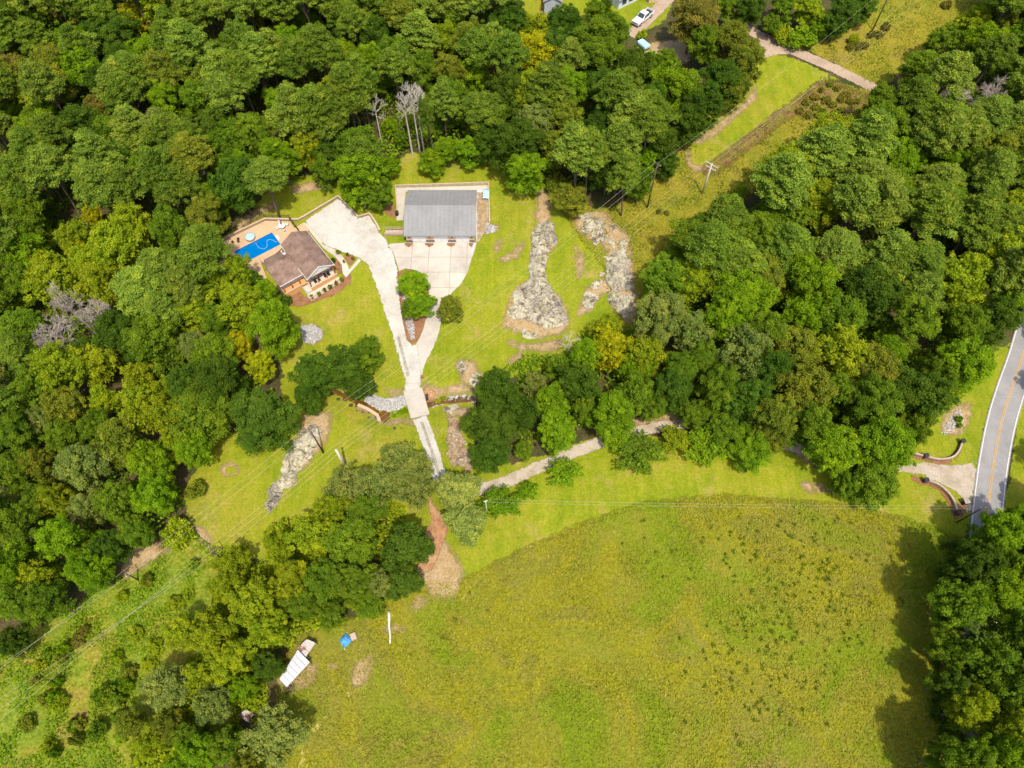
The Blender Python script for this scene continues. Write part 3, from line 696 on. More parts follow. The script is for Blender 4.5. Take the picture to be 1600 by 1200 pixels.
# roof: separate standing-seam sheets on each slope
npan = 16; pw = (rx1 - rx0) / npan
for side in (-1, 1):
    run = 6.4 if side < 0 else 6.3
    sl = bpy.data.objects.new('roof_slope', None); link(sl, gar)
    sl.location = (0, 0, rid); sl.rotation_euler = (0, 0, 0 if side < 0 else math.pi)
    ang = math.atan2(rid - eav, run); ln = math.hypot(run, rid - eav)
    pm = MB()
    pm.add([(-pw / 2 + .005, 0, 0), (pw / 2 - .005, 0, 0), (pw / 2 - .005, -ln * math.cos(ang), -ln * math.sin(ang)), (-pw / 2 + .005, -ln * math.cos(ang), -ln * math.sin(ang)),
            (-pw / 2 + .005, 0, .05), (pw / 2 - .005, 0, .05), (pw / 2 - .005, -ln * math.cos(ang), .05 - ln * math.sin(ang)), (-pw / 2 + .005, -ln * math.cos(ang), .05 - ln * math.sin(ang))],
           [(0, 1, 2, 3), (4, 7, 6, 5), (0, 4, 5, 1), (2, 6, 7, 3), (1, 5, 6, 2), (0, 3, 7, 4)])
    for q, hh_ in ((-pw / 2 + .03, .055), (0, .022), (pw / 4, .022), (-pw / 4, .022)):
        pm.add([(q - .022, 0, .052), (q + .022, 0, .052), (q + .022, -ln * math.cos(ang), .052 - ln * math.sin(ang)), (q - .022, -ln * math.cos(ang), .052 - ln * math.sin(ang)),
                (q - .012, 0, .05 + hh_), (q + .012, 0, .05 + hh_), (q + .012, -ln * math.cos(ang), .05 + hh_ - ln * math.sin(ang)), (q - .012, -ln * math.cos(ang), .05 + hh_ - ln * math.sin(ang))],
               [(4, 7, 6, 5), (0, 4, 5, 1), (2, 6, 7, 3), (1, 5, 6, 2), (0, 3, 7, 4)])
    me = pm.mesh('roof_panel', M['metal_roof'])
    for k in range(npan):
        o = link(bpy.data.objects.new('roof_panel', me), sl); o.location = ((-1 if side > 0 else 1) * (rx0 + pw * (k + .5)), 0, 0)
cp = MB()
cp.add([(rx0 - .02, -.28, rid + .02), (rx0 - .02, 0, rid + .13), (rx0 - .02, .28, rid + .02), (rx1 + .02, -.28, rid + .02), (rx1 + .02, 0, rid + .13), (rx1 + .02, .28, rid + .02)], [(0, 1, 4, 3), (1, 2, 5, 4), (0, 2, 1), (3, 4, 5)])
cp.obj('ridge_cap', M['metal_roof'], gar)
MB().b2((rx0 + .05, ry0 - .14, eav - .14), (rx1 - .05, ry0 - .015, eav + .0)).obj('gutter', M['metal_roof'], gar, bevel=.03)
def lx(p, o): return (p[0] - o.location.x, p[1] - o.location.y)

# ---- concrete apron in front of the garage, slab by slab
def clip(poly, x0, x1, y0, y1):
    for ax, lim, sg in ((0, x0, 1), (0, x1, -1), (1, y0, 1), (1, y1, -1)):
        out = []
        for i in range(len(poly)):
            a, b = poly[i], poly[(i + 1) % len(poly)]
            ia, ib = sg * (a[ax] - lim) >= 0, sg * (b[ax] - lim) >= 0
            if ia: out.append(a)
            if ia != ib:
                t = (lim - a[ax]) / (b[ax] - a[ax]); out.append((a[0] + t * (b[0] - a[0]), a[1] + t * (b[1] - a[1])))
        poly = out
        if len(poly) < 3: return []
    return poly
AP = px((613, 391), (606, 384), (632, 380), (745, 380), (742, 392), (736, 408), (730, 428), (720, 444), (706, 458), (697, 472), (680, 478), (671, 470), (670, 450), (667, 437), (660, 429), (650, 423), (634, 420), (624, 424), (619, 408))
AP = smooth_poly(AP, True, 1.5)
area = sum(AP[i][0] * AP[(i + 1) % len(AP)][1] - AP[(i + 1) % len(AP)][0] * AP[i][1] for i in range(len(AP)))
if area < 0: AP = AP[::-1]
apron = empty('concrete_apron', (0, 0, 0)); tag(apron, kind='structure')
gxs = [-60] + [at(u, 403)[0] for u in (643.5, 670, 704, 729.5)] + [60]
gys = [200] + [at(690, v)[1] for v in (402.5, 426, 450.5)] + [0]
for i in range(len(gxs) - 1):
    for j in range(len(gys) - 1):
        c_ = clip(AP, gxs[i] + .06, gxs[i + 1] - .06, gys[j + 1] + .06, gys[j] - .06)
        if len(c_) >= 3:
            c_ = [p for k, p in enumerate(c_) if (Vector(p) - Vector(c_[k - 1])).length > .02]
            if len(c_) < 3: continue
            n_ = len(c_); mb = MB()
            mb.add([(x, y, h1(x, y) - .1) for x, y in c_] + [(x, y, h1(x, y) + .17) for x, y in c_],
                   [tuple(range(n_, 2 * n_))] + [(k, (k + 1) % n_, n_ + (k + 1) % n_, n_ + k) for k in range(n_)])
            mb.obj('slab', M['concrete'], apron)
sheet('apron_joint_bed', [(x, y) for x, y in AP], M['track_grass'], 0.10, smooth=False)
for u0, u1 in ((632, 645), (664, 678), (698, 712), (732, 743)):
    um = (u0 + u1) / 2
    P_ = [at(u0, 380.5), at(u0 + .5, 384), at(um, 387.5), at(u1 - .5, 384), at(u1, 380.5)]
    sheet('mulch_bed', P_, M['mulch'], 0.21, step=.4, smooth=False)
MB().tube([(*at(741.5, 381.5), h1(*at(741, 381)) + .3), (*at(736, 397), h1(*at(736, 397)) + .3)], .22, 4).obj('concrete_curb', M['white'])
tag(bpy.data.objects['concrete_curb'], 'short white concrete curb at the right corner of the garage apron', 'curb')

# ---- walls as thickened polylines
def wall_line(name, pts, thick, hgt, mat, capmat=None, parent=None, capw=.1, base=-.3, caph=.08, **tags):
    root = parent
    if parent is None:
        root = empty(name, (pts[0][0], pts[0][1], h1(*pts[0])), **tags)
    off = root.matrix_world.translation if False else Vector(root.location)
    def strip(th, z0, z1, nm, mt):
        a = offset_line(pts, th / 2); b = offset_line(pts, -th / 2); n_ = len(pts); mb = MB()
        vs = []
        for ring, dz in ((a, z0), (b, z0), (a, z1), (b, z1)):
            for (x, y), (cx, cy) in zip(ring, pts): vs.append((x - off.x, y - off.y, h1(cx, cy) + dz - off.z))
        A, B, C, D = 0, n_, 2 * n_, 3 * n_; fs = []
        for i in range(n_ - 1):
            fs += [(A + i, A + i + 1, C + i + 1, C + i), (B + i + 1, B + i, D + i, D + i + 1), (C + i, C + i + 1, D + i + 1, D + i), (A + i + 1, A + i, B + i, B + i + 1)]
        fs += [(A, C, D, B), (A + n_ - 1, B + n_ - 1, D + n_ - 1, C + n_ - 1)]
        return mb.add(vs, fs).obj(nm, mt, root)
    strip(thick, base, hgt, 'wall', mat)
    if capmat: strip(thick + capw, hgt + .003, hgt + caph, 'cap', capmat)
    return root
sheet('garage_yard', px((619, 294), (764, 290), (765, 350), (748, 378), (744, 378), (742, 300), (634, 300), (630, 345), (620, 345)), M['concrete'], 0.12, smooth=False)
sheet('garage_dirt_yard', px((744, 301), (762, 300), (764, 350), (758, 366), (746, 378)), M['bare_soil'], 0.16, smooth=False, step=.7)
wall_line('retaining_wall', [at(622, 338), at(618, 293), at(700, 290.5), at(763.5, 288), at(765, 350)], .22, .7, M['conc_wall'], M['cap_tan'], capw=.04, label='pale concrete retaining wall wrapping the back of the garage', cat='wall')
sheet('mulch_bed', px((600, 328), (612, 316), (617, 330), (618, 340), (608, 338)), M['mulch'], .1, step=.5)
soil('bare_soil', 'rock_rubble', [(758, 354), (768, 350), (782, 352), (780, 360), (768, 366), (758, 368)], .12)
stones('rubble_heap', px((759, 356), (768, 352), (776, 355), (770, 363), (760, 366)), 90, .12, .35, .2, 'grey rubble lying beyond the garage side yard')
tarp = MB(); cx, cy = at(759.5, 307); zz = h1(cx, cy) + .2
for i in range(6):
    for j in range(7): pass
tp = [(cx + (i - 2) * .35 + .05 * math.sin(j * 2.1), cy + (j - 3) * .4, zz + .35 + .3 * math.sin(i * 1.3 + j * .9) * math.exp(-((i - 2) ** 2 + (j - 3) ** 2) / 8)) for i in range(5) for j in range(7)]
tarp.add(tp, [(i * 7 + j, (i + 1) * 7 + j, (i + 1) * 7 + j + 1, i * 7 + j + 1) for i in range(4) for j in range(6)])
to = tarp.obj('tarp', M['light_blue'], smooth=True); so = to.modifiers.new('s', 'SOLIDIFY'); so.thickness = .3
tag(to, 'light blue tarp lying in the dirt yard beside the garage', 'tarp')
ww = MB()
for k in range(5): ww.box((cx - 2.1 + k * .42, cy + 1.2 + .12 * math.sin(k * 2.), zz + .1), (.5, .35, .18), rz=k * .7)
tag(ww.obj('board_pile', M['white'], bevel=.02), 'pile of white boards behind the garage corner', 'boards')
# trash bin
tb = empty('trash_bin', (*at(621, 337), h1(*at(621, 337)) + .12), label='black wheeled trash bin beside the garage wall', cat='bin')
b = MB(); b.add([(-.25, -.3, .08), (.25, -.3, .08), (.25, .3, .08), (-.25, .3, .08), (-.32, -.38, 1.0), (.32, -.38, 1.0), (.32, .38, 1.0), (-.32, .38, 1.0)], [(0, 3, 2, 1), (0, 1, 5, 4), (1, 2, 6, 5), (2, 3, 7, 6), (3, 0, 4, 7), (4, 5, 6, 7)])
b.obj('body', M['black'], tb); MB().box((0, 0, 1.05), (.7, .84, .09)).obj('lid', M['dark_metal'], tb, bevel=.03)
for s in (-.28, .28): MB().tube([(s - .03, .36, .12), (s + .03, .36, .12)], .12, 10).obj('wheel', M['rubber'], tb)
# wooden footbridge to the garage side door
fb_a, fb_b = at(602, 365), at(630, 365)
fb = empty('wooden_walkway', (fb_a[0], fb_a[1], 2.2), label='weathered wooden walkway with rails leading to the garage side', cat='walkway')
L_ = fb_b[0] - fb_a[0]
nb_ = 14
me = MB().box((0, 0, .12), (L_ / nb_ - .03, 1.5, .05)).mesh('board', M['wood'])
for k in range(nb_):
    o = link(bpy.data.objects.new('board', me), fb); o.location = ((k + .5) * L_ / nb_, 0, 0)
for s in (-.75, .75):
    for z in (.55, 1.0): MB().box((L_ / 2, s, z), (L_, .07, .09)).obj('rail', M['wood'], fb)
    for k in range(5): MB().box((k * L_ / 4 * .98 + .04, s * 1.04, .45), (.1, .1, 1.1)).obj('post', M['wood'], fb)
MB().box((L_ / 2, 0, .02), (L_, 1.3, .1)).obj('joist', M['wood'], fb)

# ---- the house with its wing and porch
HO = Vector((-38.35, 87.4, 0)); HR = math.atan2(.605, .796); HZ = 2.6
house = empty('house', (HO.x, HO.y, HZ), HR, label='house with brown shingle roof and front porch beside the pool', cat='house')
def gable(parent, x0, x1, y0, y1, ze, zr, along, mat, over=.0, ridge=None, th=.14):
    """two roof slopes; along: ridge direction 'x' or 'y'; ridge: its offset across"""
    for s in (0, 1):
        mb = MB()
        if along == 'y':
            xm = (x0 + x1) / 2 if ridge is None else ridge; xe = x0 if s == 0 else x1
            q = [(xe, y0, ze), (xm, y0, zr), (xm, y1, zr), (xe, y1, ze)]
        else:
            ym = (y0 + y1) / 2 if ridge is None else ridge; ye = y0 if s == 0 else y1
            q = [(x0, ye, ze), (x0, ym, zr), (x1, ym, zr), (x1, ye, ze)]
        mb.add(q + [(a, b, c - th) for a, b, c in q], [(0, 1, 2, 3), (7, 6, 5, 4), (0, 4, 5, 1), (1, 5, 6, 2), (2, 6, 7, 3), (3, 7, 4, 0)])
        mb.obj('roof_slope', mat, parent)
roof = bpy.data.objects.new('roof', None); link(roof, house)
gable(roof, -3.1, 3.1, 0, 11.1, 2.9, 4.7, 'y', M['shingle'])
gable(roof, -8.2, -3.12, 2.2, 10.1, 2.45, 3.75, 'x', M['shingle'], ridge=6.7)
for s in (-1, 1): MB().box((s * 3.12, 5.55, 2.78), (.1, 11.1, .16)).obj('gutter', M['white'], roof)
MB().box((-5.66, 2.14, 2.36), (5.0, .1, .14)).obj('gutter', M['white'], roof)
def rake(y):
    mb = MB()
    for s in (-1, 1):
        mb.add([(s * 3.16, y, 2.74), (0, y, 4.56), (0, y, 4.8), (s * 3.16, y, 2.96), (s * 3.16, y - .09, 2.74), (0, y - .09, 4.56), (0, y - .09, 4.8), (s * 3.16, y - .09, 2.96)],
               [(0, 1, 2, 3), (7, 6, 5, 4), (0, 4, 5, 1), (2, 6, 7, 3), (0, 3, 7, 4)])
    mb.obj('rake_board', M['white'], roof)
rake(-.004)
g = MB(); g.add([(-2.95, .16, 2.74), (2.95, .16, 2.74), (0, .16, 4.5), (-2.95, .26, 2.74), (2.95, .26, 2.74), (0, .26, 4.5)], [(0, 1, 2), (5, 4, 3), (0, 3, 4, 1), (1, 4, 5, 2), (2, 5, 3, 0)])
g.obj('gable_wall', M['white_siding'], house)
MB().tube([(-3.9, 8.6, 3.0), (-3.9, 8.6, 4.0)], .12, 8).obj('vent_pipe', M['white'], roof)
MB().box((-3.6, 8.2, 3.2), (.45, .45, .5)).obj('roof_vent', M['white'], roof, bevel=.03)
MB().tube([(-7.9, 9.4, 2.4), (-7.9, 9.4, 3.1)], .12, 8).obj('vent_pipe', M['white'], roof)
def wallbox(x0, x1, y0, y1, z0, z1, mat):
    t = .14
    MB().b2((x0, y0, z0), (x1, y0 + t, z1)).obj('wall', mat, house); MB().b2((x0, y1 - t, z0), (x1, y1, z1)).obj('wall', mat, house)
    MB().b2((x0, y0 + t, z0), (x0 + t, y1 - t, z1)).obj('wall', mat, house); MB().b2((x1 - t, y0 + t, z0), (x1, y1 - t, z1)).obj('wall', mat, house)
wallbox(-2.75, 2.75, 1.9, 10.8, -1.2, 2.76, M['white_siding'])
wallbox(-7.9, -2.77, 3.4, 9.8, -1.2, 2.3, M['white_siding'])
gb = MB(); gb.add([(-2.6, 10.7, 2.77), (2.6, 10.7, 2.77), (0, 10.7, 4.3)], [(0, 1, 2)]); gb.obj('gable_wall', M['white_siding'], house)
gb = MB(); gb.add([(-7.85, 3.5, 2.31), (-7.85, 9.7, 2.31), (-7.85, 6.7, 3.55)], [(0, 1, 2)]); gb.obj('gable_wall', M['white_siding'], house)
for x, y, rz in ((-1.4, 1.86, 0), (1.5, 1.86, 0), (-6.5, 3.36, 0), (-4.4, 3.36, 0), (2.79, 4.5, math.pi / 2), (2.79, 7.5, math.pi / 2), (-7.94, 6.2, math.pi / 2)):
    wo = bpy.data.objects.new('window', None); link(wo, house); wo.location = (x, y, 1.35); wo.rotation_euler = (0, 0, rz)
    MB().box((0, 0, 0), (1.0, .05, 1.2)).obj('pane', M['glass'], wo)
    for a in (-.53, .53): MB().box((a, 0, 0), (.08, .1, 1.32)).obj('frame', M['white'], wo)
    for z in (-.63, .63): MB().box((0, 0, z), (.98, .1, .08)).obj('frame', M['white'], wo)
dr = bpy.data.objects.new('door', None); link(dr, house); dr.location = (0.1, 1.86, 0)
MB().box((0, 0, 1.02), (.95, .06, 2.04)).obj('door_leaf', M['wood_dark'], dr); MB().box((.36, -.06, 1.0), (.06, .08, .12)).obj('handle', M['chrome'], dr)
# porch under the gable, with posts, beam and rail
porch = bpy.data.objects.new('porch', None); link(porch, house)
MB().b2((-2.95, -.05, -.25), (2.95, 1.88, -.03)).obj('deck', M['deck_white'], porch)
MB().b2((-2.95, .12, 2.5), (2.95, .34, 2.72)).obj('beam', M['wood_dark'], porch)
for x in (-2.8, -1.0, .95, 2.75): MB().b2((x - .09, .14, -.03), (x + .09, .32, 2.5)).obj('post', M['wood_dark'], porch)
MB().b2((-2.95, -.22, -1.6), (2.95, -.07, .18)).obj('knee_wall', M['wood_orange'], porch)
MB().b2((-3.0, -.28, .183), (3.0, -.0, .26)).obj('rail_cap', M['cap_tan'], porch)
MB().b2((2.78, .4, -.03), (2.9, 1.85, .5)).obj('side_rail', M['wood_orange'], porch)
MB().b2((-7.9, 1.75, -.35), (-3.0, 3.38, -.12)).obj('deck', M['wood_orange'], porch)
MB().b2((-7.9, 1.6, -1.6), (-4.15, 1.74, .32)).obj('side_rail', M['wood_orange'], porch)
MB().b2((-7.95, 1.55, .323), (-4.1, 1.79, .4)).obj('rail_cap', M['cap_tan'], porch)
for x in (-7.8, -6.0, -4.3): MB().b2((x - .07, 1.8, -.12), (x + .07, 1.94, 2.3)).obj('post', M['wood_dark'], porch)
# lower terrace and side deck
MB().b2((-4.2, -1.5, -1.9), (3.4, -.3, -.75)).obj('terrace', M['deck_white'], porch)
MB().b2((-4.1, -.28, -1.9), (-2.98, 1.55, -.32)).obj('side_deck', M['deck_white'], porch)
for k in range(3): MB().b2((-5.1 + k * .3, -1.3, -1.9), (-4.32 + k * .0, -.4, -.95 - .25 * (2 - k))).obj('step', M['conc_wall'], porch) if k == 2 else None
MB().b2((-4.3, -1.72, -2.0), (3.5, -1.52, -.45)).obj('knee_wall', M['white'], porch)
MB().b2((-4.35, -1.78, -.447), (3.55, -1.46, -.37)).obj('rail_cap', M['cap_tan'], porch)
for k in range(7): MB().box((-3.9 + k * 1.2, -1.62, -.2), (.1, .1, .36)).obj('post', M['dark_metal'], porch)
MB().b2((-4.3, -1.5, -1.2), (-4.22, 1.5, -.1)).obj('side_rail', M['white'], porch)
def hl(x, y, z=0):
    c, s = math.cos(HR), math.sin(HR); return (HO.x + x * c - y * s, HO.y + x * s + y * c, HZ + z)
def chair(loc, rz, mat, label, group):
    c = empty('porch_chair', loc, rz, label=label, cat='chair', group=group)
    MB().box((0, 0, .42), (.5, .5, .06)).obj('seat', mat, c, bevel=.015); MB().box((0, .24, .75), (.5, .06, .65), rx=-.12).obj('backrest', mat, c, bevel=.015)
    for a in (-.21, .21):
        for b_ in (-.21, .21): MB().box((a, b_, .2), (.05, .05, .4)).obj('leg', mat, c)
        MB().box((a * 1.15, 0, .64), (.06, .5, .04)).obj('armrest', mat, c)
for x in (-1.55, -.75, .75, 1.55):
    chair(hl(x, .6, -.03), HR, M['black'], 'black porch chair under the white gable of the house', 'black chairs on the porch')

# ---- pool, deck, wall, fence
PD = 2.35
A_ = Vector(atz(424.8, 363.3, PD)); D_ = Vector(atz(376.7, 387.8, PD)); ud = (D_ - A_).normalized(); vd = Vector((-ud.y, ud.x))
if (Vector(atz(438.3, 380, PD)) - A_).dot(vd) < 0: vd = -vd
PL, PW = 8.7, 4.0
pc = [A_, A_ + vd * PW, A_ + vd * PW + ud * PL, A_ + ud * PL]
DK = [atz(u, v, PD) for u, v in ((349.6, 376), (415, 345), (453, 346), (460, 356), (474, 348), (484, 360), (474, 364), (448, 380), (436, 392), (408, 412), (418, 436), (380, 432), (340, 428), (346, 392))]
deck_o = sheet('pool_deck', DK, M['pool_deck'], 0, smooth=False, hole=[tuple(p) for p in pc], flat=PD)
pool = empty('swimming_pool', (A_.x, A_.y, PD), label='blue swimming pool beside the brown roofed house', cat='pool')
def loc(p, z=0): return (p[0] - A_.x, p[1] - A_.y, z)
MB().add([loc(p, -.2) for p in pc], [(0, 1, 2, 3)]).obj('water', M['pool'], pool)
ln = MB()
for i in range(4):
    a, b_ = pc[i], pc[(i + 1) % 4]; ln.add([loc(a, -.22), loc(b_, -.22), loc(b_, .02), loc(a, .02)], [(0, 1, 2, 3)])
M['liner'] = simple('blue_pool_liner', (.01, .07, .36), .4, .1); ln.obj('liner', M['liner'], pool)
for i in range(4):
    a, b_ = pc[i], pc[(i + 1) % 4]; d = (b_ - a).normalized(); nrm = Vector((d.y, -d.x))
    if nrm.dot((pc[0] + pc[2]) / 2 - a) > 0: nrm = -nrm
    MB().prism([loc(q)[:2] for q in (a, b_, b_ + nrm * .18, a + nrm * .18)], .01, .05).obj('coping', M['cap_tan'], pool)
hp = [A_ + ud * t + vd * w for t, w in ((.4, 2.9), (.9, 1.6), (1.7, 1.2), (2.2, 1.9), (2.6, 2.7), (3.4, 2.8), (4.0, 2.0), (4.1, .9), (3.9, .1))]
hp = smooth_poly([tuple(p) for p in hp], False, .15)
MB().tube([loc(p, -.17) for p in hp], .022, 5).obj('hose', M['white'], pool, smooth=True)
stc = A_ + vd * (PW / 2)
stp = MB()
for k in range(3): stp.prism([loc(stc + vd * s * .6 - ud * e)[:2] for s, e in ((-1, .1 + .15 * k), (1, .1 + .15 * k), (1, .6), (-1, .6))], .015 + .06 * k, .075 + .06 * k)
stp.obj('steps', M['white'], pool)
st = empty('hot_tub', (*atz(391.5, 372, PD), PD), label='round light blue covered hot tub on the pool deck', cat='hot tub')
MB().lathe([(0, .02), (1.05, .02), (1.05, .55), (.98, .6)], 20).obj('tub', M['conc_wall'], st, smooth=True)
MB().lathe([(1.0, .58), (.98, .68), (.6, .72), (0, .74)], 20).obj('cover', M['light_blue'], st, smooth=True)
for i, (u, v) in enumerate(((372.8, 374.6), (373, 378.6), (364, 379.4))):
    p = atz(u, v, PD); c = empty('deck_stool', (*p, PD), .4 * i, label='small dark stool on the pool deck', cat='stool', group='dark stools on the pool deck')
    MB().box((0, 0, .42), (.48, .48, .07)).obj('seat', M['dark_metal'], c, bevel=.02)
    for a in (-.18, .18):
        for b_ in (-.18, .18): MB().box((a, b_, .2), (.05, .05, .4)).obj('leg', M['dark_metal'], c)
ut = empty('patio_table', (*atz(441.5, 356, PD), PD), label='round white patio table at the pool wall', cat='table')
MB().lathe([(0, .70), (.75, .70), (.75, .75), (0, .75)], 16).obj('table_top', M['white'], ut); MB().tube([(0, 0, 0), (0, 0, .7)], .06, 8).obj('pedestal', M['white'], ut)
um = empty('patio_umbrella', (*atz(441.5, 356, PD), PD + .75), label='folded dark umbrella standing in the patio table', cat='umbrella')
MB().tube([(0, 0, 0), (.1, .05, 1.9)], .03, 6).obj('pole', M['white'], um); MB().tube([(.02, .01, .5), (.04, .02, .9), (.1, .05, 1.75), (.11, .06, 1.95)], [.12, .14, .07, .02], 8).obj('canopy', M['dark_metal'], um, smooth=True)
for k in range(4):
    a = k * math.pi / 2 + .5; p = atz(441.5, 356, PD); chair((p[0] + 1.15 * math.cos(a), p[1] + 1.15 * math.sin(a), PD), a - math.pi / 2, M['white'], 'white patio chair around the round table by the pool', 'white chairs around the patio table')
for k in range(2):
    p = atz(341 + 7 * k, 392 - 5 * k, PD); c = empty('sun_lounger', (p[0] - .6, p[1], PD - .1), 2.2, label='white sun lounger at the far end of the pool deck', cat='lounger', group='white loungers by the pool')
    MB().box((0, 0, .32), (.65, 1.3, .06)).obj('seat', M['white'], c); MB().box((0, .85, .52), (.65, .6, .06), rx=.7).obj('backrest', M['white'], c)
    for a in (-.28, .28):
        for b_ in (-.55, .55): MB().box((a, b_, .15), (.05, .05, .3)).obj('leg', M['white'], c)
PWALL = [atz(u, v, PD) for u, v in ((344, 394), (349.6, 375.6), (415, 343.8), (452.5, 345))]
wall_line('pool_wall', PWALL, .3, 1.05, M['wall_brown'], M['cap_tan'], label='angled brown block wall with tan cap behind the pool', cat='wall', base=0)
wall_line('parking_wall', [at(u, v) for u, v in ((453.5, 345), (467, 345), (476, 340), (529, 308.5), (560, 340.5), (578, 335.5), (589, 352), (594, 362))], .3, .55, M['wall_brown'], M['cap_tan'], label='low brown block wall with tan cap edging the gravel parking area', cat='wall')
FP = [Vector(atz(u, v, PD)) for u, v in ((383, 358.5), (415, 342), (453.5, 343.2), (461, 354.5), (470, 366))]
fence = empty('pool_fence', (FP[0].x, FP[0].y, PD), label='black metal fence on the wall behind the pool', cat='fence')
for i in range(len(FP) - 1):
    a, b_ = FP[i] - FP[0], FP[i + 1] - FP[0]; L_ = (b_ - a).length; d = (b_ - a) / L_; rz = math.atan2(d.y, d.x); n_ = max(2, int(L_ / 1.5))
    for k in range(n_): q = a + d * (L_ * k / n_); MB().box((q.x, q.y, .75), (.09, .09, 1.6)).obj('post', M['dark_metal'], fence)
    for z in (.2, 1.35): q = (a + b_) / 2; MB().box((q.x, q.y, z), (L_ - .1, .05, .06), rz=rz).obj('rail', M['dark_metal'], fence)
    pk = MB()
    for k in range(int(L_ / .16)): q = a + d * (k * .16 + .08); pk.box((q.x, q.y, .76), (.05, .03, 1.1), rz=rz)
    o = pk.obj('picket', M['dark_metal'], fence); o['kind'] = 'stuff'
# walks and planting beds round the house
sheet('concrete_walk', px((474, 348), (480, 350), (503, 378), (504, 382), (526, 392), (536, 402), (543, 414), (546, 422), (561, 404), (564, 408), (550, 424), (541, 434), (536, 428), (534, 414), (524, 402), (505, 388), (484, 362)), M['concrete'], .14, step=.7, smooth=False)
soil('mulch_bed', 'mulch', [(504, 383), (530, 395), (557, 402), (546, 416), (540, 404), (528, 393)], .12)
soil('mulch_bed', 'mulch', [(450, 460), (462, 450), (476, 462), (500, 456), (534, 434), (540, 424), (549, 430), (546, 444), (530, 457), (506, 469), (480, 477), (455, 480), (446, 470)], .12)
soil('mulch_bed', 'mulch', [(524, 404), (534, 416), (537, 430), (530, 428), (516, 410)], .11)
ISL = [(620, 426), (622, 441), (625, 475), (630, 506), (636, 531), (644, 538), (652, 535), (660, 519), (666, 497), (669, 470), (670, 450), (667.5, 437), (660, 429), (650, 423), (634, 420), (624, 424)]
sheet('mulch_island', px(*ISL), M['mulch'], .16, step=.6)

# ---- bridge
bc = px((631, 612.5), (659, 607), (671, 649), (643, 655)); bz = max(h1(*p) for p in bc) + .14
br_ = empty('concrete_bridge', (bc[0][0], bc[0][1], bz), label='flat concrete slab bridge carrying the drive over the creek', cat='bridge')
lb = [(p[0] - bc[0][0], p[1] - bc[0][1]) for p in bc][::-1]
MB().prism(lb, -.35, 0.06).obj('deck', M['concrete'], br_)
for i, j in ((0, 3), (1, 2)):
    a, b_ = Vector(lb[i]), Vector(lb[j])
    m_ = a.lerp(b_, .5); d = b_ - a
    MB().box((m_.x, m_.y, .11), (d.length, .16, .1), rz=math.atan2(d.y, d.x)).obj('curb', M['concrete'], br_)
for t in (.12, .88):
    a, b_ = Vector(lb[0]).lerp(Vector(lb[3]), t), Vector(lb[1]).lerp(Vector(lb[2]), t); m_ = a.lerp(b_, .5); d = b_ - a
    MB().box((m_.x, m_.y, -1.0), (d.length * .96, .35, 1.3), rz=math.atan2(d.y, d.x)).obj('abutment', M['conc_wall'], br_)
wall_line('creek_wall', [at(u, v) for u, v in ((560, 634), (574, 640), (590, 650), (594, 660))], .5, .45, M['conc_wall'], M['cap_tan'], label='pale stone wall holding the lawn bank above the brown creek', cat='wall', base=-1.0)
for (u, v, sx, sy, sz, rz, lb_) in ((667.5, 622, .5, 1.15, .6, .15, 'dark metal box on the clay bank beside the bridge'), (660, 590, .45, .4, .55, .2, 'small brown utility box at the lane edge above the bridge')):
    p = at(u, v); o = empty('utility_box', (*p, h1(*p)), rz, label=lb_, cat='box')
    MB().box((0, 0, sz / 2), (sx, sy, sz)).obj('body', M['dark_metal'] if sx > .47 else M['wood_dark'], o, bevel=.03); MB().box((0, 0, sz + .03), (sx + .06, sy + .06, .05)).obj('lid', M['dark_metal'] if sx > .47 else M['wood_dark'], o, bevel=.01)

# ---- entrance walls with piers
M['pier'] = simple('dark_brick_pier', (.075, .05, .042), .9, .35, 6)
M['entr_wall'] = lined('brown_stone_wall', (.24, .15, .105), (.12, .08, .06), .18)
M['pale_cap'] = simple('pale_stone_cap', (.33, .27, .225), .85, .3, 3)
def entrance(pts, piers, label):
    line = smooth_poly([at(u, v) for u, v in pts], False, .6)
    r = wall_line('entrance_wall', line, .38, .75, M['entr_wall'], M['pale_cap'], capw=-.08, label=label, cat='wall')
    for u, v in piers:
        p = at(u, v); q = (p[0] - r.location.x, p[1] - r.location.y); z = h1(*p) - r.location.z
        pr = MB().box((*q, z + .5), (.62, .62, 1.4)).obj('pier', M['pier'], r, bevel=.02); MB().box((*q, z + 1.24), (.78, .78, .08)).obj('pier_cap', M['dark_metal'], r, bevel=.02)
soil('mulch_bed', 'mulch', [(1412, 712), (1440, 720), (1465, 726), (1490, 722), (1504, 700), (1502, 690), (1494, 700), (1484, 714), (1462, 715), (1444, 710), (1415, 704)], .10)
soil('mulch_bed', 'mulch', [(1422, 742), (1444, 750), (1462, 754), (1480, 768), (1494, 786), (1510, 790), (1504, 806), (1490, 810), (1482, 790), (1470, 772), (1456, 762), (1425, 752)], .10)
entrance([(1415, 708), (1444, 715), (1463, 719.5), (1484, 717), (1495, 707), (1500, 694)], [(1415, 708), (1443, 715), (1500, 692.5)], 'curved stone entrance wall with dark piers beside the roadside culvert')
entrance([(1444, 753), (1460, 757), (1476, 769), (1487, 784), (1493, 802)], [(1443, 753), (1493, 803)], 'curved stone entrance wall with dark piers beside the meadow')
mbx = empty('mailbox_pillar', (*at(1505, 787), h1(*at(1505, 787))), .2, label='dark brick mailbox pillar at the driveway mouth', cat='mailbox')
MB().box((0, 0, .6), (.85, .6, 1.3)).obj('pillar', M['pier'], mbx, bevel=.02); MB().box((0, 0, 1.29), (1.0, .75, .08)).obj('cap', M['pale_cap'], mbx, bevel=.02); MB().box((.3, .0, 1.0), (.3, .22, .25)).obj('mailbox', M['dark_metal'], mbx, bevel=.04)

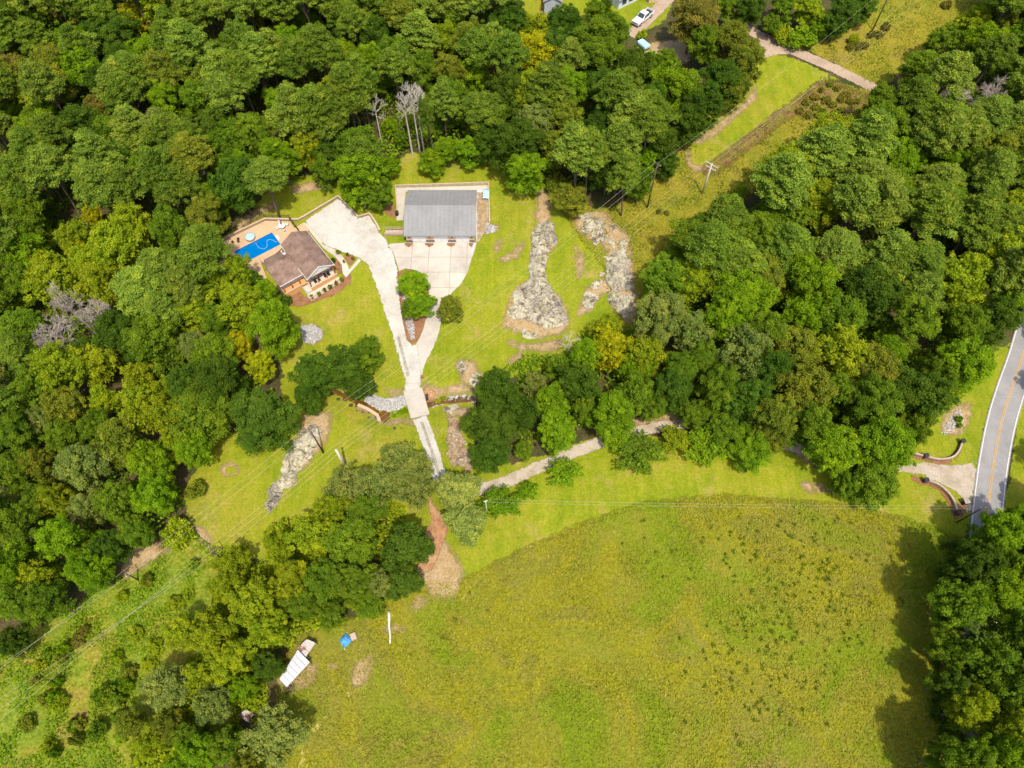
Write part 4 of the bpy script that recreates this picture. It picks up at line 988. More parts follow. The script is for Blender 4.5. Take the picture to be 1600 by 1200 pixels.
# ---- sheds, log, tarp bundle by the meadow
def q3(us, z): return [Vector((*atz(u, v, h1(*at(u, v)) + z), h1(*at(u, v)) + z)) for u, v in us]
def shed(name, uv, z, mat, label, dip=.35):
    c = q3(uv, z); o = empty(name, (c[0].x, c[0].y, h1(c[0].x, c[0].y)), label=label, cat='shed')
    P = [p - Vector(o.location) for p in c]; P[2].z -= dip; P[3].z -= dip
    nrm = (P[1] - P[0]).cross(P[3] - P[0]).normalized()
    if nrm.z < 0: nrm = -nrm
    # separate tin sheets
    ns = 6; e0 = P[1] - P[0]; e1 = P[2] - P[3]
    for k in range(ns):
        a, b_ = P[0] + e0 * (k / ns + .004), P[0] + e0 * ((k + 1) / ns - .004); d_, c_ = P[3] + e1 * (k / ns + .004), P[3] + e1 * ((k + 1) / ns - .004)
        up = nrm * (.02 + .014 * (k % 2))
        q = [a, b_, c_, d_]
        MB().add([p + up for p in q] + [p + up - nrm * .03 for p in q], [(0, 1, 2, 3), (7, 6, 5, 4), (0, 4, 5, 1), (1, 5, 6, 2), (2, 6, 7, 3), (3, 7, 4, 0)]).obj('tin_sheet', mat, o)
    for p in P:
        i = p + (sum(P, Vector()) / 4 - p) * .08
        MB().tube([(i.x, i.y, -.3), (i.x, i.y, i.z - .05)], .08, 6).obj('post', M['wood'], o)
    cn = sum(P, Vector()) / 4; ins = [cn + (p - cn) * .86 for p in P]
    for i in (0, 1, 3):
        a, b_ = ins[i], ins[(i + 1) % 4]; MB().add([(a.x, a.y, -.2), (b_.x, b_.y, -.2), (b_.x, b_.y, b_.z - .1), (a.x, a.y, a.z - .1)], [(0, 1, 2, 3)]).obj('wall', M['wood'], o)
Zs = lambda pts: [(420 + a / 7.273, 940 + b / 7.273) for a, b in pts]
shed('open_shed', Zs([(120, 880), (330, 545), (462, 685), (195, 970)]), 2.3, M['white_tin'], 'open shed with white tin roof at the meadow edge')
shed('lean_to', Zs([(325, 530), (430, 425), (530, 465), (418, 625)]), 1.9, M['rusty_tin'], 'narrow lean-to with rusty tin roof attached to the white shed', .2)
shed('tin_shelter', [(372, 1118), (384, 1108), (396, 1116), (386, 1128)], 1.8, M['rusty_tin'], 'small rusty tin shelter under the trees beyond the open shed', .2)
lg0, lg1 = at(607.5, 956), at(610.3, 1006)
lg = MB(); n_ = 9
pts_ = [(lg0[0] + (lg1[0] - lg0[0]) * k / (n_ - 1) + .05 * math.sin(k * 1.3), lg0[1] + (lg1[1] - lg0[1]) * k / (n_ - 1), h1(*lg0) + .3 + .02 * math.sin(k * 2.)) for k in range(n_)]
lg.tube(pts_, [.27, .25, .22, .20, .19, .17, .16, .15, .13], 10)
logo = lg.obj('log', M['pole_white'], smooth=True); tag(logo, 'long bleached log lying in the meadow grass', 'log')
MB().tube([pts_[2], (pts_[2][0] - .35, pts_[2][1] - .1, pts_[2][2] + .25)], [.08, .03], 6).obj('branch_stub', M['pole_white']).parent = logo
p = at(540, 1001); tb = empty('tarp_bundle', (*p, h1(*p)), label='bright blue tarp bundle standing in grass beside the shed', cat='tarp')
b = MB(); prof = []
N_, K_ = 20, 7
for i in range(K_ + 1):
    t = i / K_; r0 = .82 * math.sin(math.pi * (1 - t * .5)) if False else .82 * math.cos(t * math.pi / 2) ** .6
    for k in range(N_):
        a = 2 * math.pi * k / N_; r = r0 * (1 + .13 * math.sin(k * 2.4 + i) + (.55 * (1 - t) if k in (5, 15) else 0)); b.v.append((r * math.cos(a), r * math.sin(a), .05 + .95 * t + .05 * math.sin(k * 1.7)))
for i in range(K_):
    for k in range(N_): b.f.append((i * N_ + k, i * N_ + (k + 1) % N_, (i + 1) * N_ + (k + 1) % N_, (i + 1) * N_ + k))
b.obj('tarp_sheet', M['blue_tarp'], tb)
MB().tube([(.0, .9, .15), (.05, 1.35, .05)], .05, 5).obj('rope', M['light_blue'], tb)
MB().tube([(.0, -.9, .15), (-.05, -1.4, .05)], .05, 5).obj('rope', M['light_blue'], tb)
p = at(553, 995); tag(MB().box((*p, h1(*p) + .3), (.9, 1.1, .6), rz=.4).obj('crate', M['wood'], bevel=.04), 'weathered wooden crate beside the blue tarp bundle', 'crate')
p = at(1005, 74); tb2 = empty('covered_trailer', (*p, h1(*p)), .6, label='low trailer under a pale blue cover in the clearing', cat='trailer')
MB().box((0, 0, .9), (1.8, 3.2, .9)).obj('cover', M['light_blue'], tb2, bevel=.25); MB().box((0, 0, .4), (1.7, 3.0, .12)).obj('bed', M['dark_metal'], tb2)
for s in (-.9, .9): MB().tube([(s - .08, 0, .33), (s + .08, 0, .33)], .33, 12).obj('wheel', M['rubber'], tb2)

# ---- pickup truck
t0, t1 = Vector(at(990.5, 43)), Vector(at(1016.5, 21)); td = (t1 - t0).normalized(); tm = (t0 + t1) / 2
tr = empty('pickup_truck', (tm.x, tm.y, h1(tm.x, tm.y) + .12), math.atan2(td.y, td.x), label='white pickup truck parked on the dirt drive', cat='truck')
TL = (t1 - t0).length / 6.0 * .97
tr.scale = (TL, TL, TL)
def prof_body(name, prof, w, mat, parent, bevel=.05, taper=None):
    n_ = len(prof); mb = MB()
    ws = [(taper(x, z) if taper else 1.0) * w / 2 for x, z in prof]
    mb.add([(x, -a, z) for (x, z), a in zip(prof, ws)] + [(x, a, z) for (x, z), a in zip(prof, ws)],
           [tuple(range(n_)), tuple(range(2 * n_ - 1, n_ - 1, -1))] + [(i, n_ + i, n_ + (i + 1) % n_, (i + 1) % n_) for i in range(n_)])
    return mb.obj(name, mat, parent, bevel=bevel)
# x: front at -3, bed at +3
prof_body('body', [(-2.95, .45), (2.95, .5), (2.95, .75), (-1.0, .75), (-1.0, 1.12), (-2.8, 1.02), (-2.98, .85)], 1.95, M['truck'], tr)
prof_body('cab', [(-1.25, .76), (1.05, .76), (1.05, 1.15), (.95, 1.82), (-.35, 1.85), (-1.05, 1.22)], 1.9, M['truck'], tr, .06, lambda x, z: .82 if z > 1.5 else 1.0)
for nm, q in (('windshield', [(-1.09, -.78, 1.24), (-1.09, .78, 1.24), (-.42, .68, 1.83), (-.42, -.68, 1.83)]), ('rear_window', [(1.06, -.75, 1.3), (1.06, .75, 1.3), (.99, .68, 1.72), (.99, -.68, 1.72)])):
    MB().add([(x * 1.012 if nm != 'windshield' else x - .03, y, z + .02) for x, y, z in q], [(0, 1, 2, 3)]).obj(nm, M['glass'], tr)
for s in (-1, 1):
    for x0, x1 in ((-.8, 0), (.1, .9)):
        MB().add([(x0, s * .962, 1.2), (x1, s * .962, 1.2), (x1 - .02, s * .83, 1.7), (x0 + .28 * (x0 < -.5), s * .83, 1.7)], [(0, 1, 2, 3)]).obj('side_window', M['glass'], tr)
    MB().box((1.98, s * .92, .97), (1.9, .1, .45)).obj('bed_side', M['truck'], tr, bevel=.03)
    for x in (-1.95, 1.9):
        wh = MB().lathe([(.0, -.1), (.36, -.12), (.39, -.06), (.39, .06), (.36, .12), (0, .1)], 18).obj('wheel', M['rubber'], tr); wh.rotation_euler = (math.pi / 2, 0, 0); wh.location = (x, s * .88, .39)
        rm = MB().lathe([(0, -.13), (.22, -.13), (.22, .13), (0, .13)], 12).obj('rim', M['chrome'], wh)
    MB().box((-2.93, s * .7, .9), (.1, .35, .16)).obj('headlight', M['glass'], tr, bevel=.02)
    MB().box((-.85, s * 1.06, 1.25), (.12, .18, .16)).obj('mirror', M['dark_metal'], tr, bevel=.02)
MB().box((1.98, 0, .8), (1.85, 1.72, .06)).obj('bed_floor', M['dark_metal'], tr)
MB().box((2.92, 0, .97), (.08, 1.7, .45)).obj('tailgate', M['truck'], tr); MB().box((-3.02, 0, .55), (.12, 1.85, .18)).obj('bumper', M['chrome'], tr, bevel=.03); MB().box((-2.99, 0, .88), (.05, 1.0, .2)).obj('grille', M['dark_metal'], tr)

# ---- houses at the far edge
W1, W2 = Vector(at(966, 15)), Vector(at(997, 0)); d1 = (W2 - W1).normalized(); d2 = Vector((-d1.y, d1.x))
fh = empty('grey_house', (W1.x, W1.y, h1(W1.x, W1.y)), math.atan2(d1.y, d1.x), label='pale blue house with grey shingle roof near the truck', cat='house')
LX, LY = 13.0, 9.0
for lo, hi in (((0, 0, -.5), (LX, .15, 2.7)), ((0, LY - .15, -.5), (LX, LY, 2.7)), ((0, .152, -.5), (.15, LY - .152, 2.7)), ((LX - .15, .152, -.5), (LX, LY - .152, 2.7))): MB().b2(lo, hi).obj('wall', M['pale_siding'], fh)
rf = bpy.data.objects.new('roof', None); link(rf, fh)
gable(rf, -.5, LX + .5, -.5, LY + .5, 2.72, 5.4, 'x', M['shingle_grey'])
for x in (1.8, 4.0, 7.0, 10.0):
    wo = bpy.data.objects.new('window', None); link(wo, fh); wo.location = (x, -.03, 1.5)
    MB().box((0, 0, 0), (.8, .05, 1.3)).obj('pane', M['glass'], wo)
    for a in (-.55, .55): MB().box((a, 0, 0), (.25, .08, 1.35)).obj('shutter', M['dark_metal'], wo)
for x in (-.08,): g = MB(); g.add([(.02, .1, 2.7), (.02, LY - .1, 2.7), (.02, LY / 2, 5.1)], [(0, 1, 2)]); g.obj('gable_wall', M['pale_siding'], fh)
V1, V2 = Vector(at(850, 22)), Vector(at(876, 22)); d1 = (V2 - V1).normalized()
og = empty('grey_outbuilding', (V1.x, V1.y, h1(V1.x, V1.y)), math.atan2(d1.y, d1.x), label='grey sided outbuilding with a gable end facing the wood', cat='building')
LX = (V2 - V1).length; LY = 8.0
for lo, hi in (((0, 0, -.5), (LX, .15, 3.4)), ((0, LY - .15, -.5), (LX, LY, 3.4)), ((0, .152, -.5), (.15, LY - .152, 3.4)), ((LX - .15, .152, -.5), (LX, LY - .152, 3.4))): MB().b2(lo, hi).obj('wall', M['grey_siding'], og)
g = MB(); g.add([(0, .02, 3.402), (LX, .02, 3.402), (LX / 2, .02, 4.6)], [(0, 1, 2)]); g.obj('gable_wall', M['grey_siding'], og)
rf = bpy.data.objects.new('roof', None); link(rf, og); gable(rf, -.35, LX + .35, -.35, LY + .3, 3.42, 4.85, 'y', M['shingle_grey'])
soil('bare_soil', 'mulch', [(845, 10), (852, 24), (866, 24), (850, 26), (842, 18)], .1)
p = at(1018, 0); o = empty('garden_shed', (*p, h1(*p)), .3, label='small tan roofed garden shed in the far yard', cat='shed')
MB().b2((-1.3, -1.1, -.2), (1.3, 1.1, 1.9)).obj('wall', M['tan_wall'], o); gable(o, -1.5, 1.5, -1.3, 1.3, 1.92, 2.6, 'x', M['cap_tan'])

# ---- utility poles and wires
def pole(u, v, hgt, label, mat, arms=(), r0=.17, top=None):
    p = at(u, v); z = h1(*p); o = empty('utility_pole', (*p, z), label=label, cat='pole')
    MB().tube([(0, 0, -.5), (0, 0, hgt * .5), (0, 0, hgt)], [r0, r0 * .82, r0 * .62], 10).obj('shaft', mat, o, smooth=True)
    for (dz, ln, rz) in arms:
        MB().box((0, 0, hgt - dz), (ln, .12, .14), rz=rz).obj('crossarm', mat, o)
        for s in (-.46, 0, .46):
            q = (math.cos(rz) * ln * s, math.sin(rz) * ln * s, hgt - dz + .17); MB().tube([(q[0], q[1], q[2] - .1), (q[0], q[1], q[2] + .1)], [.06, .04], 6).obj('insulator', M['pole_white'], o)
    return Vector((*p, z + hgt))
PB = pole(505.3, 707.3, 10.6, 'dark bare utility pole beside the slanting rock outcrop', M['pole'], [(.25, 1.0, 2.2)])
PW_ = pole(541.8, 733.5, 9.0, 'pale thick utility pole on the lawn with no crossarm', M['pole_white'], r0=.3)
PC = pole(1011, 325, 13.0, 'dark utility pole in the rough grass beyond the rock shelf', M['pole'], [(.3, 1.6, 2.4)])
PD_ = pole(1097, 303, 9.0, 'bleached utility pole with wide crossarms by the upper lawn', M['pole_white'], [(.3, 3.2, 2.45), (1.3, 2.6, 2.45)], .22)
PE = pole(1363, 47, 13.5, 'dark utility pole in the field beyond the dirt road', M['pole'], [(.4, 2.4, 2.4)])
PF = pole(1495, 816, 8.0, 'thin dark utility pole beside the paved road', M['pole'], [(.3, .9, 0.1)], .13)
PG = pole(761, 806, 8.0, 'thin pale utility pole among the young trees by the drive', M['pole_white'], [(.3, .7, 0.3)], .11)
PH = pole(350, 875, 5.5, 'dark utility pole at the corner of the scrub strip', M['pole'], [(.2, 2.2, 2.3)], .16)
PI = pole(216, 906, 4.5, 'dark utility pole in scrub below the left wood', M['pole'], [(.2, 1.4, 2.3)], .14)
def wire(a, b, sag, label, group, r=.013):
    a, b = Vector(a), Vector(b); n_ = max(8, int((b - a).length / 6)); mb = MB()
    mb.tube([a.lerp(b, k / n_) - Vector((0, 0, sag * 4 * (k / n_) * (1 - k / n_))) for k in range(n_ + 1)], r, 4)
    tag(mb.obj('power_line', M['wire']), label, 'wire', group)
def far(u, v, z): return Vector((*atz(u, v, z), z))
tw = PD_ - PH; dn = Vector((-tw.y, tw.x, 0)).normalized()
for s in (-1.45, 0, 1.45):
    wire(PH + dn * s * .7, PW_ + dn * s * .55, .5, 'overhead wire from the scrub strip pole across the lawn', 'wires between scrub strip and bleached pole')
    wire(PW_ + dn * s * .55, PD_ + dn * s, 1.6, 'overhead wire crossing the creek and rock outcrops', 'wires over the creek and rocks')
    wire(PD_ + dn * s, far(1440 + s * 8, -5 + s * 5, 14.5), 1.6, 'overhead wire above the upper lawn and dirt road', 'wires over the upper lawn')
    wire(far(-40, 1136 + s * 14, 9.0), PH + dn * s * .7, .8, 'overhead wire above the lower scrub strip', 'wires over the scrub strip')
for s in (-.6, .6):
    wire(far(-40, 1070 + s * 8, 8.0), PI + dn * s, .6, 'overhead wire below the edge of the left wood', 'wires along the left wood')
    wire(PI + dn * s, PB + dn * s, .9, 'overhead wire from the scrub pole to the pole by the rocks', 'wires to the pole by the rocks')
    wire(PB + dn * s, PC + dn * s, 2.2, 'overhead wire from the pole by the rocks over the creek', 'wires from the pole by the rocks')
    wire(PG + Vector((0, s * .4, 0)), PF + Vector((0, s * .4, 0)), .9, 'thin overhead wire across the top of the meadow', 'wires across the meadow', .009)
wire(PC, PE, 1.8, 'overhead wire between the two dark poles behind the upper lawn', 'wires behind the upper lawn')
# ------------------------------------------------------------------ vegetation
def leaf_mat(name, transl=0.45, by_object=True):
    n = NT(name); n.bsdf.inputs['Roughness'].default_value = 0.7; n.bsdf.inputs['Specular IOR Level'].default_value = 0.08
    oi = n.n.new('ShaderNodeObjectInfo')
    f = n.attr('face_tone')
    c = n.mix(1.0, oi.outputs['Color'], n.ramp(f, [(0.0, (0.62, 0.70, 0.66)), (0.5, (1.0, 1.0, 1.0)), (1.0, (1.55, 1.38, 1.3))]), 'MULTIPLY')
    big = n.noise(0.35, detail=2)
    c = n.mix(1.0, c, n.ramp(big, [(0.3, (0.82, 0.88, 0.9)), (0.7, (1.2, 1.12, 1.0))]), 'MULTIPLY')
    n.base(c)
    tr = n.n.new('ShaderNodeBsdfTranslucent'); mx = n.n.new('ShaderNodeMixShader'); mx.inputs[0].default_value = transl
    c2 = n.mix(1.0, c, (1.15, 1.2, 0.5), 'MULTIPLY'); n.L(c2, tr.inputs['Color'])
    n.L(n.bsdf.outputs[0], mx.inputs[1]); n.L(tr.outputs[0], mx.inputs[2]); n.L(mx.outputs[0], n.out.inputs['Surface'])
    return n.m
M['leaf'] = leaf_mat('tree_leaves')
M['needle'] = leaf_mat('pine_needles', 0.34)
M['bark'] = simple('brown_bark', (0.10, 0.075, 0.055), 0.95, 0.35, 5)
M['bark_pale'] = simple('pale_dead_bark', (0.42, 0.375, 0.31), 0.9, 0.2, 4)
M['bark_dead'] = simple('grey_dead_bark', (0.33, 0.275, 0.24), 0.9, 0.2, 4)

def unit(v): return v / np.maximum(np.linalg.norm(v, axis=-1, keepdims=True), 1e-9)
def leaf_mesh(name, P, N, size, aspect, face_tone, mat, droop=None):
    n = len(P); N = unit(N)
    t = unit(np.cross(N, rng.normal(size=(n, 3)))); b = np.cross(N, t)
    s = size[:, None] * .5
    V = np.stack([P + t * s, P + b * s * aspect + N * s * .15, P - t * s, P - b * s * aspect + N * s * .15], 1).reshape(-1, 3).astype(np.float32)
    me = bpy.data.meshes.new(name)
    me.vertices.add(4 * n); me.vertices.foreach_set('co', V.ravel())
    me.loops.add(4 * n); me.loops.foreach_set('vertex_index', np.arange(4 * n, dtype=np.int32))
    me.polygons.add(n); me.polygons.foreach_set('loop_start', np.arange(0, 4 * n, 4, dtype=np.int32)); me.polygons.foreach_set('loop_total', np.full(n, 4, np.int32))
    me.update(calc_edges=True); me.validate()
    a = me.attributes.new('face_tone', 'FLOAT', 'FACE'); a.data.foreach_set('value', face_tone.astype(np.float32))
    me.materials.append(mat)
    return me
def sph(n, r=None):
    return unit((r or rng).normal(size=(n, 3)))
def clusters_to_leaves(C, RC, per, size, up=.5, flat=1.0, shell=(.35, 1.2)):
    P = []; N = []; S = []; leaf_tone = []
    for c, rc in zip(C, RC):
        k = int(per * (rc / RC.mean()) ** 1.6) + 8
        d = sph(k); d[:, 2] = np.where(d[:, 2] < -.35, -d[:, 2], d[:, 2])
        q = d * (rc * rng.uniform(shell[0], shell[1], (k, 1)))
        q[:, 2] *= flat
        P.append(c + q); N.append(d * .5 + np.array([0, 0, up]) + rng.normal(scale=.65, size=(k, 3)))
        S.append(rng.uniform(size[0], size[1], k))
        leaf_tone.append(np.clip(rng.normal(.45, .2) + rng.normal(scale=.18, size=k) + .12 * d[:, 2], 0, 1))  # random tone, with light painted onto the upper side of each clump
    return np.concatenate(P), np.concatenate(N), np.concatenate(S), np.concatenate(leaf_tone)

PROTO = {}
def trunk_mesh(name, H, r, targets, mat, lean=(0, 0)):
    mb = MB(); top = Vector((lean[0], lean[1], H))
    pts = [Vector((0, 0, -.6))] + [Vector((lean[0] * t + .15 * math.sin(t * 7), lean[1] * t + .15 * math.cos(t * 5), H * t)) for t in (.05, .3, .6, 1.0)]
    mb.tube(pts, [r * 1.25, r, r * .8, r * .5, r * .12], 7)
    for tg in targets:
        tg = Vector(tg); z0 = min(tg.z - .5, H * .85) * random.uniform(.55, .85); a = Vector((lean[0] * z0 / H, lean[1] * z0 / H, z0))
        mid = a.lerp(tg, .5) + Vector((0, 0, .4))
        mb.tube([a, mid, tg], [r * .38, r * .22, r * .06], 5, cap=False)
    return mb.mesh(name, mat, True)
def hardwood(key, seed, R0=5.0, H=16.0, tall=1.0, nl=9, cl=150, per=165, dense=1.0, leaf=(.20, .36), rcl=(.38, 1.1), spread=.66):
    global rng
    rng = np.random.default_rng(seed); random.seed(seed)
    cz = H * .60; hz = H * .38 * tall; nl += 4
    lob = []
    for k in range(nl):
        a = k * 2.4 + rng.uniform(-.4, .4); rr = R0 * spread * math.sqrt((k + .3) / nl) * rng.uniform(.85, 1.15)
        z = cz + hz * (1 - 1.5 * (rr / R0) ** 1.5) * rng.uniform(.25, .75)
        lob.append((rr * math.cos(a), rr * math.sin(a), z, R0 * rng.uniform(.25, .44)))
    for k in range(6):                                      # lower skirt of boughs
        a = k * 1.05 + rng.uniform(-.3, .3); lob.append((R0 * .5 * math.cos(a), R0 * .5 * math.sin(a), cz - hz * rng.uniform(.35, .75), R0 * rng.uniform(.28, .42)))
    lob.append((0, 0, cz - hz * .1, R0 * .55)); lob = np.array(lob)
    C = []
    while len(C) < cl:
        l = lob[rng.integers(len(lob))]; d = sph(1)[0]
        if d[2] < -.45: continue
        p = l[:3] + d * l[3] * np.array([1, 1, 1.05])
        if any(np.linalg.norm(p - m[:3]) < m[3] * .72 for m in lob): continue
        C.append(p + rng.normal(scale=.28, size=3))
    C = np.array(C); RC = (rcl[0] + (rcl[1] - rcl[0]) * rng.random(len(C)) ** 1.4) * R0 / 5
    P, N, S, leaf_tone = clusters_to_leaves(C, RC, per * dense, leaf)
    k = int(2600 * dense)                                   # inner leaves that close the crown, their shade painted in as darker tone
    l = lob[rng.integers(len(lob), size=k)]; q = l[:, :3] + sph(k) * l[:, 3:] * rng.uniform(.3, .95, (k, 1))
    P = np.concatenate([P, q]); N = np.concatenate([N, sph(k) + [0, 0, .5]]); S = np.concatenate([S, rng.uniform(.45, .75, k)]); leaf_tone = np.concatenate([leaf_tone, rng.uniform(.2, .5, k)])
    tg = [C[i] for i in rng.integers(len(C), size=10)] + [m[:3] for m in lob]
    PROTO[key] = (leaf_mesh('crown', P, N, S, .72, leaf_tone, M['leaf']), trunk_mesh('trunk', H * .72, .27, tg, M['bark']), R0, H, cz)
def pine(key, seed, R0=3.4, H=20.0, cl=150, per=90, fl=.62, deep=.36):
    global rng
    rng = np.random.default_rng(seed); random.seed(seed)
    C = []
    for k in range(cl):
        t = rng.random() ** .8                                # 0 top, 1 lowest whorl
        z = H * (1 - deep * t) - .4
        rr = R0 * min(1.0, (.18 + 1.15 * t) if t < .65 else (1.15 - .35 * (t - .65))) * math.sqrt(rng.uniform(.25, 1))
        a = rng.uniform(0, 6.28); C.append((rr * math.cos(a) * (1 + .18 * math.sin(a * 3 + seed)), rr * math.sin(a) * (1 + .18 * math.sin(a * 2 + seed * 2)), z + rng.normal(scale=.35)))
    C = np.array(C); RC = rng.uniform(.5, .95, cl)
    P, N, S, leaf_tone = clusters_to_leaves(C, RC, per, (.26, .5), up=.25, flat=fl, shell=(.3, 1.1))
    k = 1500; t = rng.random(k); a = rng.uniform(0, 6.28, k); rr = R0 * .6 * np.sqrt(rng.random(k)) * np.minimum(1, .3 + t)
    P = np.concatenate([P, np.column_stack([rr * np.cos(a), rr * np.sin(a), H * (1 - deep * (.15 + .85 * t))])]); N = np.concatenate([N, sph(k)]); S = np.concatenate([S, rng.uniform(.5, .8, k)]); leaf_tone = np.concatenate([leaf_tone, rng.uniform(.15, .45, k)])  # inner needles get a darker tone, crown shade put into the colour
    PROTO[key] = (leaf_mesh('crown', P, N, S, .38, leaf_tone, M['needle']), trunk_mesh('trunk', H * .97, .22, [C[i] for i in rng.integers(cl, size=18)], M['bark']), R0, H, H * (1 - deep * .5))
def cedar(key, seed, R0=3.6, H=13.0):
    global rng
    rng = np.random.default_rng(seed); random.seed(seed)
    n = 190; d = sph(n); d[:, 2] = np.where(d[:, 2] < -.6, -d[:, 2], d[:, 2])
    w = 1 + .22 * np.sin(np.arctan2(d[:, 1], d[:, 0]) * 3 + seed) * np.sqrt(1 - d[:, 2] ** 2)
    C = np.column_stack([d[:, 0] * R0 * .9 * w, d[:, 1] * R0 * .9 * w, H * .55 + d[:, 2] * H * .42]) + rng.normal(scale=.35, size=(n, 3))
    RC = rng.uniform(.4, .8, n)
    P, N, S, leaf_tone = clusters_to_leaves(C, RC, 64, (.28, .5), up=.3)
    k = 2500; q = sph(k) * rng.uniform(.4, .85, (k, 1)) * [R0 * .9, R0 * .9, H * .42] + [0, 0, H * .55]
    P = np.concatenate([P, q]); N = np.concatenate([N, sph(k)]); S = np.concatenate([S, rng.uniform(.5, .8, k)]); leaf_tone = np.concatenate([leaf_tone, rng.uniform(.15, .4, k)])  # interior tone lowered, so shade inside the cedar is coloured in
    PROTO[key] = (leaf_mesh('crown', P, N, S, .6, leaf_tone, M['needle']), trunk_mesh('trunk', H * .9, .22, C[:8], M['bark']), R0, H, H * .6)
def bush(key, seed, R0=2.0, H=2.6, cl=42, per=60, leaf=(.22, .4)):
    global rng
    rng = np.random.default_rng(seed); random.seed(seed)
    d = sph(cl); d[:, 2] = np.abs(d[:, 2]); C = d * rng.uniform(.45, .85, (cl, 1)) * [R0, R0, H * .8] + [0, 0, H * .18]
    P, N, S, leaf_tone = clusters_to_leaves(C, rng.uniform(.3, .6, cl) * R0 / 2, per, leaf)
    PROTO[key] = (leaf_mesh('crown', P, N, S, .7, leaf_tone, M['leaf']), trunk_mesh('trunk', H * .6, .07, C[:8], M['bark']), R0, H, H * .55)
def young(key, seed, R0=3.0, H=5.5):
    """vase-shaped young tree: upright arching sprays from low forks"""
    global rng
    rng = np.random.default_rng(seed); random.seed(seed)
    P = []; N = []; tips = []
    for k in range(34):
        a = k * 2.4 + rng.uniform(-.3, .3); sp = R0 * rng.uniform(.35, 1.0); zt = H * (1.02 - .45 * (sp / R0) ** 2) * rng.uniform(.85, 1.05)
        t = rng.uniform(.3, 1, 150)[:, None]
        base = np.array([0, 0, .8]); tip = np.array([sp * math.cos(a), sp * math.sin(a), zt]); tips.append(tip * [.85, .85, .95])
        mid = np.array([sp * .35 * math.cos(a), sp * .35 * math.sin(a), zt * .75])
        q = (1 - t) ** 2 * base + 2 * t * (1 - t) * mid + t ** 2 * (tip + [0, 0, -.4 * (sp / R0)]) + rng.normal(scale=.22, size=(150, 3))
        P.append(q); N.append(rng.normal(scale=.6, size=(150, 3)) + [.3 * math.cos(a), .3 * math.sin(a), .8])
    P = np.concatenate(P); N = np.concatenate(N); n = len(P)
    PROTO[key] = (leaf_mesh('crown', P, N, rng.uniform(.26, .46, n), .6, np.clip(rng.normal(.45, .2, n), 0, 1), M['leaf']), trunk_mesh('trunk', H * .55, .10, tips[:22], M['bark']), R0, H, H * .6)
def dead(key, seed, R0, H, mat, bole=.55, lv=4, kids=4, twig=.5, r=.22):
    random.seed(seed); mb = MB()
    mb.tube([(0, 0, -.4), (.1, 0, H * .4), (0, .15, H * bole + .8)], [r * 1.1, r * .8, r * .6], 7)
    def grow(p, d, ln, rr, l):
        e = p + d * ln; mid = p.lerp(e, .5) + Vector((random.gauss(0, .05), random.gauss(0, .05), .04)) * ln
        mb.tube([p, mid, e], [rr, rr * .75, rr * .5], 4 if l > 2 else 3, cap=False)
        if l == 0: return
        for k in range(kids):
            dd = (d + Vector((random.gauss(0, twig), random.gauss(0, twig), random.gauss(.12, twig * .7)))).normalized()
            grow(p.lerp(e, random.uniform(.45, 1)), dd, ln * random.uniform(.55, .8), max(rr * .55, .018), l - 1)
    n0 = 9
    for k in range(n0):
        a = k * 2.4; t = k / n0; dz = .25 + .9 * t
        d = Vector((math.cos(a), math.sin(a), dz)).normalized()
        grow(Vector((0, 0, H * (bole + (0.92 - bole) * t * .6))), d, R0 * random.uniform(.38, .55), r * .38, lv - 1)
    PROTO[key] = (mb.mesh('limb', mat), None, R0, H, H * (bole + 1) / 2)
hardwood('h1', 11); hardwood('h2', 12, nl=11, tall=.9); hardwood('h3', 13, H=18, nl=8, tall=1.1, cl=150); hardwood('h4', 14, nl=12, cl=160, per=150)
hardwood('h5', 15, H=15, nl=7, tall=.85); hardwood('h6', 16, H=19, nl=10, tall=1.15, cl=155)
hardwood('h7', 19, nl=6, tall=1.0, cl=140, spread=.75); hardwood('h8', 20, H=17, nl=14, tall=1.2, spread=.6)
hardwood('open1', 17, nl=9, cl=105, per=110, dense=.8, rcl=(.4, .95), spread=.72); hardwood('open2', 18, H=17, nl=10, cl=110, per=115, dense=.8, rcl=(.4, 1.0), spread=.74)
pine('p1', 21); pine('p2', 22, R0=3.8, cl=165); pine('p3', 23, H=22, deep=.42, cl=165); pine('p4', 24, R0=3.6, deep=.30)
cedar('c1', 31); cedar('c2', 32, R0=3.3, H=15)
bush('b1', 41); bush('b2', 42, H=2.0); bush('b3', 43, R0=1.8, H=3.0)
young('y1', 51); young('y2', 52, R0=3.2, H=5.0)
dead('d_bare', 61, 4.2, 20, M['bark_pale'], .62, 4, 4, .5, .26); dead('d_bare2', 62, 4.0, 17, M['bark_pale'], .55, 4, 3, .6, .2); dead('d_grey', 63, 5.0, 16, M['bark_dead'], .5, 5, 4, .6, .24)
rng = np.random.default_rng(99); random.seed(99)

